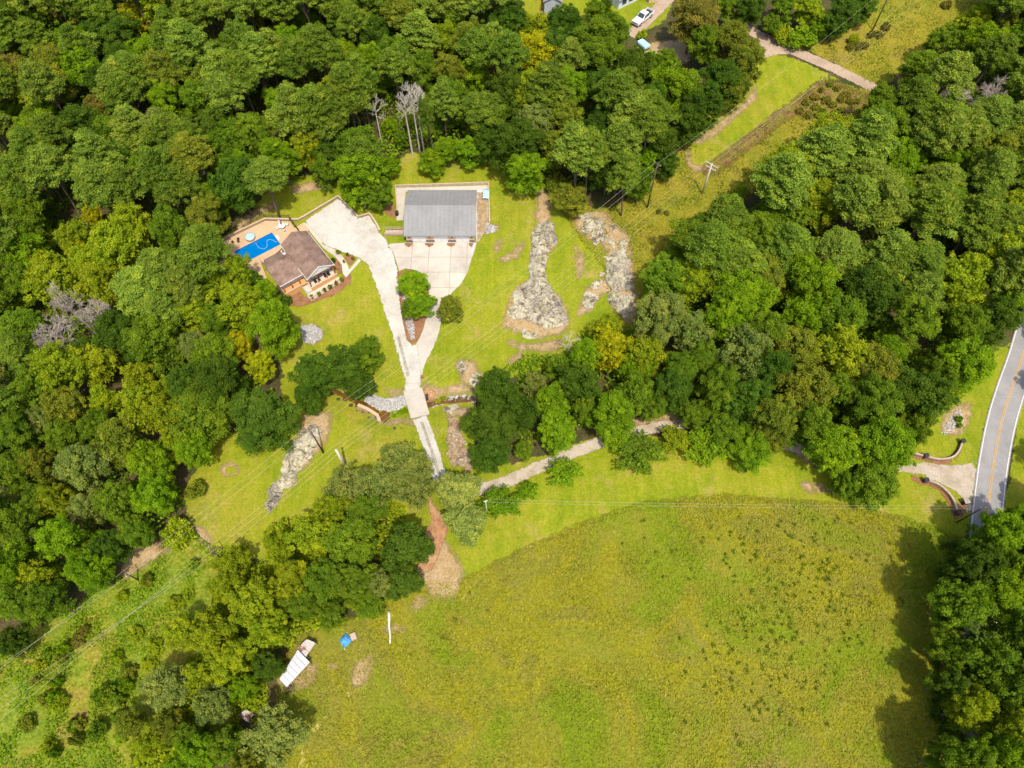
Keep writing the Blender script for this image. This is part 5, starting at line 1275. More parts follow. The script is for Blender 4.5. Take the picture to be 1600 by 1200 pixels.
TONES = {'mid': (.136, .218, .012), 'dark': (.072, .130, .010), 'bright': (.168, .278, .008), 'yellow': (.36, .37, .008), 'lime': (.262, .325, .012), 'olive': (.180, .215, .018),
         'grey': (.205, .255, .050), 'blue': (.078, .148, .012), 'brown': (.190, .180, .028), 'pine': (.130, .198, .017), 'pinel': (.176, .248, .027)}
TW = {'mid': 'mid green', 'dark': 'dark green', 'bright': 'bright green', 'yellow': 'yellow leaved', 'lime': 'lime green', 'olive': 'olive green', 'grey': 'grey-green', 'blue': 'deep green', 'brown': 'brownish', 'pine': 'dull green', 'pinel': 'pale green'}
TREES = []                                                  # x, y, crown radius, for spacing
def put(key, x, y, r, H, tone, name, label, cat, group=None, rz=None, jit=.12):
    crown, trunk, R0, H0, cz = PROTO[key]
    z = h1(x, y)
    o = empty(name, (x, y, z), random.uniform(0, 6.28) if rz is None else rz, label=label, cat=cat, group=group)
    e_ = random.uniform(.88, 1.13)
    o.scale = (r / R0 * e_, r / R0 / e_, H / H0)
    if trunk: o.rotation_euler = (random.uniform(-.07, .07), random.uniform(-.07, .07), o.rotation_euler[2])
    c = link(bpy.data.objects.new('crown' if trunk else 'limb', crown), o)
    if tone:
        t = TONES[tone]; a = random.uniform(1 - jit * .6, 1 + jit * .5); b = random.uniform(1 - jit, 1 + jit)
        c.color = (t[0] * a * b, t[1] * b, t[2] * b, 1)
    if trunk: link(bpy.data.objects.new('trunk', trunk), o)
    return o
HW = ['h1', 'h2', 'h3', 'h4', 'h5', 'h6', 'h7', 'h8']; OP = ['open1', 'open2']; PN = ['p1', 'p2', 'p3', 'p4']
KIND = {'h': ('broadleaf_tree', 'tree', HW), 'o': ('open_crowned_tree', 'tree', OP), 'p': ('pine_tree', 'pine', PN), 'c': ('cedar_tree', 'cedar', ['c1', 'c2']), 'b': ('shrub', 'shrub', ['b1', 'b2', 'b3']),
        'y': ('young_tree', 'tree', ['y1', 'y2'])}
DEFH = {'h': 15, 'o': 15, 'p': 18, 'c': 12, 'b': 2.4, 'y': 5}
def tree(u, v, rp, kind, tone, H=None, label=None, place=None, group=None):
    name, cat, keys = KIND[kind]
    key = random.choice(keys); H = H or DEFH[kind] * random.uniform(.88, 1.12)
    if kind in 'ho': H = max(6.0, min(H, rp * .125 * 3.4))
    cz = PROTO[key][4] / PROTO[key][3] * H
    z = 0.0
    for _ in range(5):
        x, y = atz(u, v, z + cz); z = h1(x, y)
    r = rp * mpp(u, v, z + cz) * (1.2 if kind == 'y' else .93)
    TREES.append((x, y, r))
    kn = {'h': 'broadleaf tree', 'o': 'open crowned tree', 'p': 'pine', 'c': 'cedar', 'b': 'shrub', 'y': 'young tree'}[kind]
    if label is None:
        label = '%s %s %s' % (TW[tone], kn, place); group = label
    return put(key, x, y, r, H, tone, name, label, cat, group)

def batch(place, rows):
    for row in rows:
        u, v, rp, kind, tone = row[:5]; tree(u, v, rp, kind, tone, row[5] if len(row) > 5 and not isinstance(row[5], str) else None, label=row[-1] if isinstance(row[-1], str) and len(row) > 5 else None, place=place)

# ---- trees that can be told apart
batch('in the left wood above the scrub strip', [
    (30, 444, 32, 'h', 'mid'), (67, 420, 30, 'h', 'lime'), (135, 413, 28, 'h', 'lime'), (209, 437, 44, 'p', 'pinel', 16.), (250, 412, 36, 'p', 'pinel', 16.),
    (192, 521, 38, 'h', 'dark'), (135, 558, 28, 'h', 'dark'), (20, 552, 35, 'p', 'pine'), (50, 609, 34, 'h', 'mid'), (101, 630, 34, 'o', 'olive'), (24, 670, 34, 'h', 'mid'), (20, 737, 34, 'h', 'mid'),
    (216, 589, 27, 'o', 'lime'), (219, 636, 40, 'o', 'lime'), (256, 656, 34, 'o', 'lime'), (162, 622, 24, 'o', 'lime'), (297, 602, 35, 'h', 'blue'), (304, 478, 40, 'o', 'lime'), (371, 484, 35, 'o', 'lime'),
    (341, 559, 36, 'h', 'mid'), (429, 508, 40, 'h', 'bright'), (375, 538, 22, 'o', 'yellow'), (405, 572, 24, 'o', 'yellow'), (263, 515, 27, 'o', 'lime'),
    (304, 704, 28, 'h', 'bright'), (236, 724, 34, 'h', 'bright'), (182, 697, 38, 'h', 'olive'), (128, 731, 38, 'h', 'grey'), (88, 781, 28, 'o', 'lime'), (243, 775, 30, 'h', 'bright'), (179, 778, 30, 'h', 'mid'),
    (34, 827, 35, 'h', 'mid'), (20, 884, 38, 'h', 'bright'), (60, 900, 30, 'o', 'lime'), (111, 840, 36, 'h', 'bright'), (175, 854, 28, 'h', 'blue'), (135, 895, 34, 'h', 'bright'), (77, 942, 30, 'h', 'mid'), (30, 945, 35, 'h', 'mid'), (20, 1000, 24, 'h', 'dark'), (216, 830, 25, 'h', 'mid'),
    (336, 442, 28, 'o', 'lime'), (374, 463, 26, 'o', 'lime'), (417, 462, 21, 'h', 'bright', 9.), (395, 440, 16, 'h', 'blue', 8.), (335, 498, 28, 'h', 'mid'), (245, 470, 26, 'p', 'pinel'), (300, 545, 26, 'h', 'grey'), (285, 440, 30, 'p', 'pinel'),
    (100, 690, 28, 'h', 'mid'), (60, 730, 26, 'h', 'olive'), (70, 660, 26, 'h', 'grey'), (150, 665, 26, 'h', 'mid'), (270, 610, 26, 'o', 'lime'), (270, 700, 24, 'o', 'lime'), (140, 790, 26, 'h', 'grey'), (60, 780, 26, 'h', 'mid'), (-20, 800, 34, 'h', 'mid'), (-20, 700, 34, 'h', 'dark'), (-20, 900, 34, 'h', 'mid'), (-20, 620, 34, 'p', 'pine'),
])
tree(366, 422, 30, 'o', 'lime', 12, 'lime green tree overhanging the end of the pool')
tree(402, 653, 54, 'h', 'blue', 13, 'large round deep green tree alone at the lawn edge')
tree(498, 580, 37, 'h', 'blue', 12, place='in the clump on the lawn below the house'); tree(535, 573, 36, 'h', 'blue', 13, place='in the clump on the lawn below the house')
tree(574, 556, 27, 'h', 'mid', 11, 'mid green tree at the right end of the lawn clump below the house'); tree(480, 622, 25, 'h', 'blue', 9, place='in the clump on the lawn below the house'); tree(562, 600, 26, 'h', 'dark', 9, 'dark tree at the creek end of the lawn clump')
tree(304, 764, 18, 'b', 'olive', 4, 'rounded olive shrub at the lawn edge below the left wood'); tree(273, 832, 28, 'b', 'lime', 5, 'lime green shrub at the corner of the scrub strip')
tree(648, 445, 28, 'h', 'bright', 6, 'bright tree filling the upper half of the mulch island'); tree(659, 477, 23, 'h', 'bright', 5.2, 'bright tree at the middle of the mulch island'); tree(643, 484, 16, 'h', 'mid', 4, 'small mid green tree over the stone swale')
tree(702, 483, 23, 'h', 'olive', 4.5, 'olive round tree at the lane edge beside the apron')
tree(448, 468, 10, 'b', 'blue', 2.6, 'deep green round shrub at the corner of the house')
batch('in the wood behind the shed', [
    (631, 731, 46, 'o', 'grey', 13.), (646, 765, 34, 'o', 'grey', 13.), (550, 761, 40, 'o', 'grey', 12.), (591, 754, 38, 'o', 'grey', 13.), (570, 800, 34, 'h', 'mid', 12.), (520, 800, 30, 'o', 'lime'),
    (554, 844, 44, 'h', 'mid', 14.), (550, 911, 38, 'h', 'mid', 13.), (594, 915, 24, 'h', 'grey', 10.), (489, 844, 40, 'o', 'lime', 13.), (506, 911, 38, 'h', 'mid', 13.), (371, 878, 28, 'o', 'lime', 10.), (405, 942, 44, 'o', 'lime', 13.),
    (354, 911, 30, 'o', 'lime', 11.), (287, 989, 32, 'o', 'lime', 10.), (341, 989, 40, 'o', 'lime', 12.), (415, 982, 34, 'o', 'lime', 12.), (364, 1036, 34, 'h', 'lime', 12.), (314, 1056, 28, 'o', 'lime', 10.), (415, 1043, 26, 'h', 'dark', 8.),
    (256, 1077, 40, 'o', 'grey', 11.), (331, 1104, 34, 'o', 'grey', 11.), (378, 1080, 24, 'h', 'bright', 9.), (236, 1158, 28, 'o', 'lime', 9.), (317, 1175, 34, 'h', 'bright', 11.), (202, 1131, 24, 'o', 'olive', 8.), (360, 1160, 30, 'h', 'mid', 10.), (262, 1130, 26, 'o', 'olive', 9.), (455, 905, 34, 'h', 'lime', 12.), (440, 860, 26, 'o', 'lime', 10.), (470, 950, 28, 'h', 'mid', 10.), (520, 960, 24, 'h', 'mid', 8.), (575, 945, 26, 'h', 'mid', 9.), (300, 1150, 26, 'h', 'mid', 9.), (280, 1205, 30, 'h', 'bright', 10.), (390, 1200, 30, 'o', 'olive', 10.)])
tree(425, 1151, 50, 'o', 'grey', 10, 'wide grey-green tree over the tin shelter by the meadow')
tree(716, 768, 33, 'c', 'grey', 10, 'upper grey-green cedar of two at the drive junction'); tree(724, 818, 29, 'c', 'grey', 9, 'lower grey-green cedar of two at the drive junction')
tree(632, 858, 36, 'c', 'dark', 11, 'tall dark cedar beside the red clay path'); tree(628, 908, 27, 'c', 'dark', 8, 'smaller dark cedar at the meadow end of the clay path')
batch('in the scrub strip under the wires', [(60, 1040, 12, 'b', 'lime'), (120, 1000, 14, 'b', 'brown'), (162, 1087, 22, 'b', 'mid', 4.), (90, 1100, 16, 'b', 'lime'), (200, 1050, 16, 'b', 'olive'), (40, 1130, 16, 'b', 'olive'), (150, 1140, 18, 'b', 'mid', 3.5), (210, 990, 14, 'b', 'lime'), (190, 930, 10, 'b', 'lime'), (230, 905, 12, 'b', 'olive'), (270, 940, 14, 'b', 'lime'), (130, 985, 10, 'b', 'brown'), (300, 880, 10, 'b', 'bright'), (240, 1010, 16, 'b', 'lime'), (120, 1130, 14, 'b', 'olive')])
batch('in the low thicket of the scrub strip', [(random.uniform(20, 290), random.uniform(1010, 1200), random.uniform(8, 17), 'b', random.choice(['lime', 'olive', 'bright', 'mid']), random.uniform(1.6, 3.6)) for _ in range(30)])
batch('in the wood between the outcrops and the drive', [
    (773, 616, 40, 'h', 'dark', 13.), (766, 663, 44, 'h', 'dark', 13.), (766, 704, 34, 'h', 'blue', 10.), (813, 643, 30, 'h', 'dark', 13.), (867, 636, 30, 'h', 'bright', 13.), (871, 672, 35, 'h', 'bright', 12.), (834, 602, 23, 'o', 'grey', 11.),
    (908, 602, 36, 'h', 'dark', 14.), (952, 653, 38, 'h', 'bright', 13.), (950, 548, 36, 'o', 'yellow', 13.), (946, 515, 27, 'o', 'lime', 11.), (915, 552, 28, 'h', 'bright', 12.), (871, 574, 22, 'h', 'mid', 10.), (1012, 552, 34, 'o', 'lime', 14.),
    (1030, 491, 45, 'h', 'grey', 17.), (1050, 616, 34, 'h', 'blue', 14.), (996, 616, 30, 'h', 'mid', 13.), (1058, 575, 30, 'h', 'mid', 14.), (990, 575, 26, 'h', 'bright', 12.), (920, 640, 24, 'h', 'mid', 11.), (1020, 632, 24, 'h', 'mid', 10.)])
batch('overhanging the drive', [(960, 686, 22, 'h', 'bright', 6.), (1128, 668, 28, 'h', 'mid', 9.), (1085, 645, 24, 'h', 'mid', 9.), (1212, 690, 24, 'h', 'olive', 8.)])
tree(817, 704, 16, 'h', 'mid', 5, 'small leafy tree between the dark wood and the drive')
batch('in the wood between the power lines and the road', [
    (1158, 545, 44, 'o', 'grey', 17.), (1161, 461, 48, 'h', 'bright', 18.), (1262, 444, 44, 'h', 'bright', 18.), (1249, 494, 35, 'h', 'bright', 17.), (1357, 461, 48, 'h', 'dark', 18.), (1316, 548, 44, 'o', 'lime', 17.), (1384, 555, 32, 'h', 'bright', 15.),
    (1445, 451, 36, 'p', 'pinel'), (1418, 501, 40, 'h', 'mid', 17.), (1509, 569, 44, 'h', 'bright', 16.), (1509, 511, 35, 'h', 'mid', 16.), (1252, 609, 47, 'h', 'olive', 17.), (1205, 655, 38, 'h', 'olive', 15.), (1262, 667, 36, 'h', 'mid', 14.),
    (1438, 616, 48, 'h', 'dark', 16.), (1360, 636, 42, 'h', 'mid', 15.), (1303, 702, 44, 'h', 'bright', 14.), (1374, 702, 50, 'h', 'bright', 15.), (1368, 752, 40, 'h', 'mid', 12.), (1171, 630, 36, 'h', 'blue', 14.), (1121, 608, 34, 'h', 'mid', 15.),
    (1090, 440, 36, 'o', 'lime', 16.), (1075, 520, 34, 'o', 'grey', 16.), (1200, 520, 36, 'h', 'mid', 17.), (1205, 580, 36, 'h', 'blue', 16.), (1300, 610, 30, 'h', 'mid', 16.), (1420, 670, 30, 'h', 'mid', 12.), (1320, 755, 22, 'h', 'mid', 9.), (1100, 560, 30, 'h', 'mid', 15.), (1470, 590, 30, 'h', 'mid', 15.), (1550, 500, 34, 'h', 'dark', 16.), (1585, 470, 34, 'h', 'bright', 16.)])
for u, v, r_, lb_ in ((780, 786, 30, 'young tree with arching sprays at the drive junction'), (826, 766, 15, 'smallest young tree beside the drive'), (884, 738, 25, 'young tree with starry sprays shading the drive bend')):
    tree(u, v, r_, 'y', 'bright', 3.2 + r_ * .06, lb_)
tree(1000, 706, 36, 'y', 'mid', 5.5, 'spreading young tree at the near end of the drive row'); tree(1056, 686, 23, 'y', 'lime', 5, 'lime young tree in the drive row'); tree(1107, 693, 34, 'y', 'bright', 6, 'tall young tree third in the drive row'); tree(1172, 700, 36, 'h', 'bright', 8, 'dense rounded tree at the far end of the drive row')
batch('in the roadside wood across the meadow', [
    (1520, 880, 40, 'h', 'dark', 17.), (1566, 836, 38, 'h', 'bright', 15.), (1503, 945, 40, 'h', 'mid', 19.), (1552, 935, 42, 'o', 'bright', 21.), (1590, 901, 42, 'h', 'bright', 20.), (1486, 1009, 30, 'h', 'mid', 17.), (1535, 1019, 42, 'o', 'mid', 21.), (1590, 989, 42, 'h', 'mid', 21.),
    (1519, 1110, 36, 'o', 'lime', 20.), (1570, 1070, 42, 'h', 'mid', 21.), (1485, 1070, 30, 'h', 'dark', 17.), (1590, 1140, 42, 'o', 'lime', 21.), (1494, 1185, 40, 'h', 'mid', 18.), (1555, 1190, 42, 'h', 'bright', 20.), (1610, 1060, 42, 'h', 'mid', 21.), (1620, 860, 42, 'h', 'bright', 18.), (1605, 1220, 42, 'h', 'mid', 20.), (1510, 1245, 40, 'h', 'mid', 18.), (1650, 940, 44, 'h', 'mid', 20.), (1655, 1110, 44, 'h', 'mid', 20.), (1600, 815, 30, 'h', 'bright', 13.), (1640, 1200, 40, 'h', 'mid', 20.),
    (1665, 790, 36, 'h', 'mid', 13.), (1660, 715, 26, 'h', 'mid', 11.), (1668, 600, 26, 'h', 'mid', 11.), (1680, 520, 30, 'h', 'mid', 13.)])
batch('in the wood beside the upper lawn', [
    (1105, 68, 30, 'h', 'mid'), (1144, 68, 33, 'h', 'olive'), (1165, 95, 33, 'h', 'olive'), (1127, 125, 34, 'h', 'dark'), (1094, 162, 34, 'h', 'dark'), (1151, 138, 27, 'h', 'olive'), (1080, 192, 28, 'h', 'dark'), (1035, 225, 30, 'h', 'dark'), (1010, 245, 22, 'h', 'bright'),
    (990, 165, 36, 'p', 'pinel', 20.), (975, 215, 32, 'p', 'pinel', 20.), (985, 260, 30, 'p', 'pine', 18.), (1020, 185, 30, 'p', 'pine', 20.), (940, 200, 30, 'h', 'dark'), (950, 265, 30, 'h', 'dark'), (1000, 285, 24, 'h', 'mid', 12.), (1045, 255, 20, 'h', 'blue', 10.),
    (945, 62, 44, 'h', 'mid', 18.), (935, 95, 38, 'h', 'mid', 16.), (878, 42, 34, 'h', 'blue', 16.), (905, 110, 26, 'h', 'dark'), (790, 150, 38, 'h', 'dark', 18.), (800, 225, 40, 'h', 'dark', 17.), (765, 190, 30, 'h', 'mid'), (822, 268, 34, 'h', 'bright', 12.), (850, 160, 32, 'h', 'mid'), (870, 235, 30, 'o', 'olive'), (760, 225, 26, 'h', 'dark'), (735, 235, 22, 'h', 'bright', 9.), (700, 235, 22, 'h', 'bright', 8.)])
tree(1050, 135, 38, 'h', 'bright', 17, 'tall bright round-topped tree beside the upper lawn wood'); tree(1086, 27, 38, 'h', 'brown', 16, 'big olive-brown tree beside the parked truck')
tree(835, 85, 36, 'o', 'yellow', 17, 'large yellow-leaved tree behind the garage wood'); tree(885, 190, 36, 'o', 'olive', 17, 'pale olive tree with bare limbs behind the garage')
tree(675, 254, 24, 'h', 'bright', 6, 'dense bright thicket at the lawn edge behind the garage'); tree(892, 312, 28, 'h', 'olive', 8, 'olive thicket above the bell-shaped outcrop'); tree(868, 285, 20, 'b', 'olive', 5, 'low olive thicket at the top of the rock')
batch('along the far dirt road', [(1134, 10, 22, 'h', 'mid', 9.), (1171, 13, 26, 'h', 'dark', 10.), (1252, 57, 28, 'b', 'bright', 5.), (1225, 52, 20, 'b', 'lime', 4.), (1316, 20, 30, 'h', 'blue', 10.), (1308, 38, 24, 'h', 'blue', 8.), (1262, 17, 26, 'h', 'lime', 9.), (1350, 10, 22, 'h', 'blue', 9.), (1225, 10, 24, 'h', 'mid', 9.), (1205, 37, 16, 'h', 'mid', 6.), (1280, 40, 20, 'h', 'bright', 6.), (1040, 96, 22, 'h', 'mid', 8.), (1018, 98, 18, 'h', 'bright', 6.), (1003, 52, 10, 'b', 'lime', 2.5), (930, 15, 16, 'h', 'mid', 8.), (948, 12, 12, 'h', 'dark', 8.), (1010, 108, 20, 'h', 'mid', 7.)])
batch('under the wires by the dirt road', [(1240 + 62 * t_ + 45 * s_ + random.uniform(-5, 5), 172 - 42 * t_ + 18 * s_ + random.uniform(-5, 5), random.uniform(5, 9), 'b', random.choice(['brown', 'brown', 'olive']), 1.4) for t_ in (.1, .3, .5, .7, .9) for s_ in (0, .35, .7, 1.0)] + [(1330 + 11 * k, 78 - 7 * k + random.uniform(-6, 6), 8, 'b', 'brown', 1.8) for k in range(6)] + [(1480, 6, 9, 'b', 'brown', 2.), (1503, 28, 9, 'b', 'brown', 2.), (1335, 60, 10, 'b', 'lime', 2.5), (1030, 330, 5, 'b', 'brown', 1.2), (1042, 332, 5, 'b', 'brown', 1.2)])
batch('in the far woods beyond the field', [(1539, 74, 36, 'h', 'bright'), (1472, 64, 28, 'h', 'mid'), (1435, 108, 30, 'h', 'mid'), (1488, 168, 20, 'h', 'bright'), (1424, 172, 40, 'h', 'bright'), (1377, 165, 32, 'h', 'mid'), (1560, 20, 30, 'h', 'olive'), (1590, 60, 26, 'h', 'bright'), (1520, 40, 24, 'h', 'lime'), (1590, 110, 26, 'h', 'mid'), (1600, 15, 30, 'h', 'mid')])

# ---- dead trees
def deadtree(u, v, H, rp, key, label, group=None, base=True):
    if base: x, y = at(u, v)
    else:
        cz = PROTO[key][4] / PROTO[key][3] * H; x, y = atz(u, v, cz + h1(*at(u, v)))
    r = rp * mpp(u, v, H * .8); TREES.append((x, y, r * .5)); put(key, x, y, r, H, None, 'dead_tree', label, 'dead tree', group)
deadtree(645, 244, 18.5, 22, 'd_bare', 'left of three bleached dead trees behind the garage'); deadtree(656.3, 238, 20, 26, 'd_bare', 'tallest of three bleached dead trees behind the garage'); deadtree(663.4, 242, 20, 22, 'd_bare', 'right of three bleached dead trees behind the garage')
deadtree(597, 226, 14.5, 22, 'd_bare2', 'lone bleached dead tree left of the dead trio')
deadtree(98, 467, 15, 30, 'd_grey', 'upper grey dead tree in the left wood', base=False); deadtree(148, 488, 14, 30, 'd_grey', 'grey dead tree nearest the pale pine in the left wood', base=False); deadtree(84, 525, 15, 36, 'd_grey', 'broad grey dead tree, lowest of the left wood trio', base=False)
deadtree(1493, 126, 15, 32, 'd_grey', 'large grey dead tree in the far wood', base=False); deadtree(1552, 142, 13, 26, 'd_grey', 'smaller grey dead tree in the far wood', base=False); deadtree(890, 530, 9, 22, 'd_bare2', 'bare grey tree below the bell-shaped outcrop', base=False)

# ---- filling the woods: each tree still a thing of its own
def project(x, y, z):
    dx, dy, dz = x, y, z - CAM_H
    c, s = math.cos(CAM_T), math.sin(CAM_T)
    xc = dx; yc = dy * c + dz * s; zc = -dy * s + dz * c
    return 800 + CAM_F * xc / -zc, 600 - CAM_F * yc / -zc
W1P = [(-60, -60), (790, -60), (800, 10), (850, 40), (900, 40), (985, 80), (1060, 105), (1100, 125), (1120, 140), (1050, 205), (990, 262), (935, 292), (870, 300), (800, 262), (740, 245), (690, 235), (650, 225), (622, 248), (606, 300), (560, 312), (535, 295), (515, 272), (480, 258), (425, 285), (375, 318), (352, 345), (338, 372), (325, 400), (330, 430), (390, 450), (430, 520), (430, 560), (430, 620), (360, 640), (340, 690), (310, 715), (282, 745), (290, 790), (260, 830), (200, 850), (120, 910), (40, 960), (-60, 1000)]
W3P = [(745, 590), (800, 570), (890, 545), (930, 500), (995, 505), (1010, 440), (1035, 395), (1070, 360), (1120, 312), (1172, 282), (1255, 212), (1345, 175), (1410, 135), (1475, 90), (1530, 0), (1560, -60), (1680, -60), (1680, 480), (1600, 500), (1556, 540), (1530, 590), (1480, 640), (1430, 680), (1400, 740), (1330, 740), (1260, 690), (1150, 670), (1080, 635), (980, 640), (870, 680), (790, 700), (750, 690)]
def fill(poly, spacing, pick, tries=14000, hfac=1.0):
    us = [p[0] for p in poly]; vs = [p[1] for p in poly]; n = 0
    for _ in range(tries):
        u, v = random.uniform(min(us), max(us)), random.uniform(min(vs), max(vs))
        if not inside(np.array([u]), np.array([v]), poly)[0]: continue
        sp = spacing(u, v); x, y = atz(u, v, 11); q_ = .42 * sp / mpp(u, v, 11)
        if not inside(np.array([u - q_, u + q_, u, u]), np.array([v, v, v - q_, v + q_ * 1.1]), poly).all(): continue
        ok = True
        for (a, b, r) in TREES:
            d2 = (a - x) ** 2 + (b - y) ** 2
            if d2 < (sp * .52 + min(r, 5.5) * .52) ** 2: ok = False; break
        if not ok: continue
        if (575 < u < 690 and 140 < v < 240) or (1460 < u < 1580 and 105 < v < 175): continue
        kind, tone, place = pick(u, v)
        r = sp * random.uniform(.58, .82)
        key = random.choice(KIND[kind][2]); H = {'h': 15, 'o': 15, 'p': 18.5}[kind] * random.uniform(.82, 1.15) * (.8 + .2 * min(1, r / 4))
        cz = PROTO[key][4] / PROTO[key][3] * H
        x, y = atz(u, v, cz + h1(x, y)); TREES.append((x, y, r))
        if kind == 'p': r *= .92
        lb_ = '%s %s %s' % (TW[tone], {'h': 'broadleaf tree', 'o': 'open crowned tree', 'p': 'pine'}[kind], place)
        put(key, x, y, r, H, tone, KIND[kind][0], lb_, KIND[kind][1], lb_); n += 1
    return n
def pick1(u, v):
    place = 'in the dense wood behind the pool and garage' if v < 395 else 'in the left wood above the scrub strip'
    q = random.random()
    if v < 395:
        if q < .55: return 'p', random.choices(['pine', 'pinel', 'olive'], [5, 3, 1])[0], place
        if q < .90: return 'h', random.choices(['mid', 'bright', 'dark', 'blue', 'olive', 'grey'], [5, 4, 2, 2, 2, 1])[0], place
        return 'o', random.choices(['lime', 'yellow', 'brown'], [4, 1, 1])[0], place
    if q < .75: return 'h', random.choices(['mid', 'bright', 'dark', 'olive', 'grey'], [4, 3, 2, 2, 2])[0], place
    return 'o', 'lime', place
def pick3(u, v):
    place = 'in the wood between the power lines and the road' if v > 60 else 'in the far woods beyond the field'
    q = random.random()
    if v < 420:
        if q < .55: return 'p', random.choices(['pinel', 'pine'], [4, 3])[0], place
        if q < .95: return 'h', random.choices(['mid', 'bright', 'olive'], [5, 3, 2])[0], place
        return 'o', 'lime', place
    return ('h', random.choices(['mid', 'bright', 'dark', 'olive'], [4, 3, 2, 2])[0], place) if q < .85 else ('o', 'lime', place)
for u, v, r_, k_, t_, *hx in ((215, 22, 26, 'o', 'yellow'), (340, 72, 14, 'o', 'yellow'), (155, 35, 18, 'o', 'lime'), (160, 172, 25, 'h', 'brown'), (30, 215, 25, 'h', 'brown'), (10, 262, 22, 'o', 'yellow'), (195, 65, 36, 'h', 'blue'), (240, 78, 22, 'h', 'bright'), (195, 200, 12, 'o', 'yellow'), (110, 372, 28, 'o', 'lime'),
                         (145, 338, 16, 'o', 'yellow'), (50, 325, 30, 'h', 'dark'), (245, 135, 18, 'h', 'bright'), (70, 180, 27, 'h', 'mid'), (15, 170, 25, 'h', 'bright'), (12, 60, 25, 'h', 'bright'), (440, 250, 30, 'h', 'bright'), (430, 160, 21, 'h', 'bright'), (330, 310, 30, 'h', 'mid'), (560, 275, 38, 'h', 'bright'), (590, 298, 24, 'h', 'mid'), (612, 262, 16, 'h', 'bright', 6), (370, 35, 16, 'o', 'lime'), (480, 30, 24, 'h', 'bright'), (130, 395, 22, 'o', 'yellow'), (608, 196, 13, 'h', 'bright'), (625, 215, 12, 'h', 'mid'), (640, 190, 13, 'h', 'olive'), (680, 200, 16, 'h', 'mid'), (672, 170, 14, 'p', 'pine'), (20, 340, 18, 'o', 'lime'), (525, 240, 28, 'h', 'blue'), (505, 265, 22, 'h', 'mid'), (610, 30, 22, 'h', 'lime'), (690, 140, 24, 'p', 'pinel'), (775, 130, 16, 'o', 'lime')):
    tree(u, v, r_, k_, t_, hx[0] if hx else None, place='in the dense wood behind the pool and garage')
n1 = fill(W1P, lambda u, v: 6.3 if v < 400 else 6.8, pick1)
n3 = fill(W3P, lambda u, v: 7.2, pick3)
print('TREES', len(TREES), n1, n3)

# ---- small planted shrubs
for u, v in ((487.3, 466), (498.2, 461), (506.8, 455.5), (515.3, 451), (524.6, 445), (533.6, 439)):
    tree(u, v - 3, 3.6, 'b', 'olive', 1.6, 'small clipped evergreen in the row below the porch'); col.objects[-1]
for o in [o for o in col.objects if o.get('label', '') == 'small clipped evergreen in the row below the porch']: o['group'] = 'evergreens along the porch'
for u, v, r_, t_, lb_ in ((528, 393, 4.6, 'olive', 'round olive shrub in the mulch bed by the gravel parking'), (542.5, 397, 3.4, 'brown', 'brownish shrub beside the curved walk'), (551, 403, 3.0, 'olive', 'small olive shrub at the tip of the mulch bed'), (537, 408, 2.2, 'brown', 'tiny shrub beside the white walk'), (520, 406, 5.0, 'dark', 'dark shrub against the house side wall')):
    tree(u, v, r_, 'b', t_, 1.2, lb_)
batch('along the culvert ditch', [(1499, 654, 6, 'b', 'bright', 1.6), (1500, 664, 5, 'b', 'bright', 1.4)])
batch('on the creek bank by the bridge', [(625, 644, 6, 'b', 'bright', 1.0), (615, 648, 5, 'b', 'bright', .9), (633, 641, 5, 'b', 'bright', .9), (692, 622, 6, 'b', 'lime', 1.0), (684, 626, 5, 'b', 'lime', .9), (572, 612, 6, 'b', 'bright', 1.2), (566, 622, 5, 'b', 'bright', 1.0)])

# ---- undergrowth under the woods, weeds and long grass: countless, one object each
def scatter(poly_px, n, zr, size, name, tone, avoid=None, ground_poly=None):
    P = ground_poly or [at(u, v) for u, v in poly_px]
    xs = [p[0] for p in P]; ys = [p[1] for p in P]
    q = np.column_stack([rng.uniform(min(xs), max(xs), n * 3), rng.uniform(min(ys), max(ys), n * 3)])
    q = q[inside(q[:, 0], q[:, 1], P)]
    if avoid is not None:
        for a in avoid: q = q[~inside(q[:, 0], q[:, 1], a)]
    q = q[:n]
    # clump them
    cl = np.array([mnoise.noise((x * .3, y * .3, 5.5)) for x, y in q]); k = cl > -.15; q = q[k]; cl = cl[k]
    z = hh(q[:, 0], q[:, 1]) + rng.uniform(zr[0], zr[1], len(q)) * np.clip(.3 + cl * 1.6, .1, 1.2)
    me = leaf_mesh(name, np.column_stack([q, z]), sph(len(q)) * .7 + [0, 0, .8], rng.uniform(size[0], size[1], len(q)), .7, np.clip(rng.normal(.4, .22, len(q)), 0, 1), M['leaf'])
    o = link(bpy.data.objects.new(name, me)); o.color = (*TONES[tone], 1)
    return tag(o, kind='stuff')
shrink = lambda pts, dv: [(u, v + dv) for u, v in pts]
tag(scatter(shrink(W1P, 6), 130000, (.2, 4.5), (.4, .8), 'undergrowth', 'bright'), 'leafy undergrowth below the wood behind the house', 'undergrowth')
tag(scatter(shrink(W3P, 4), 85000, (.2, 4.2), (.4, .8), 'undergrowth', 'bright'), 'leafy undergrowth below the wood beside the road', 'undergrowth')
tag(scatter([(330, 870), (480, 800), (640, 770), (665, 880), (600, 960), (470, 990), (420, 1080), (420, 1220), (200, 1220), (250, 1000)], 30000, (.2, 2.2), (.35, .7), 'undergrowth', 'lime'), 'leafy undergrowth between the shed and the cedars', 'undergrowth')
tag(scatter([(1470, 850), (1700, 800), (1760, 1300), (1440, 1300)], 26000, (.2, 1.6), (.35, .7), 'undergrowth', 'dark'), 'dark undergrowth below the wood across the meadow', 'undergrowth')
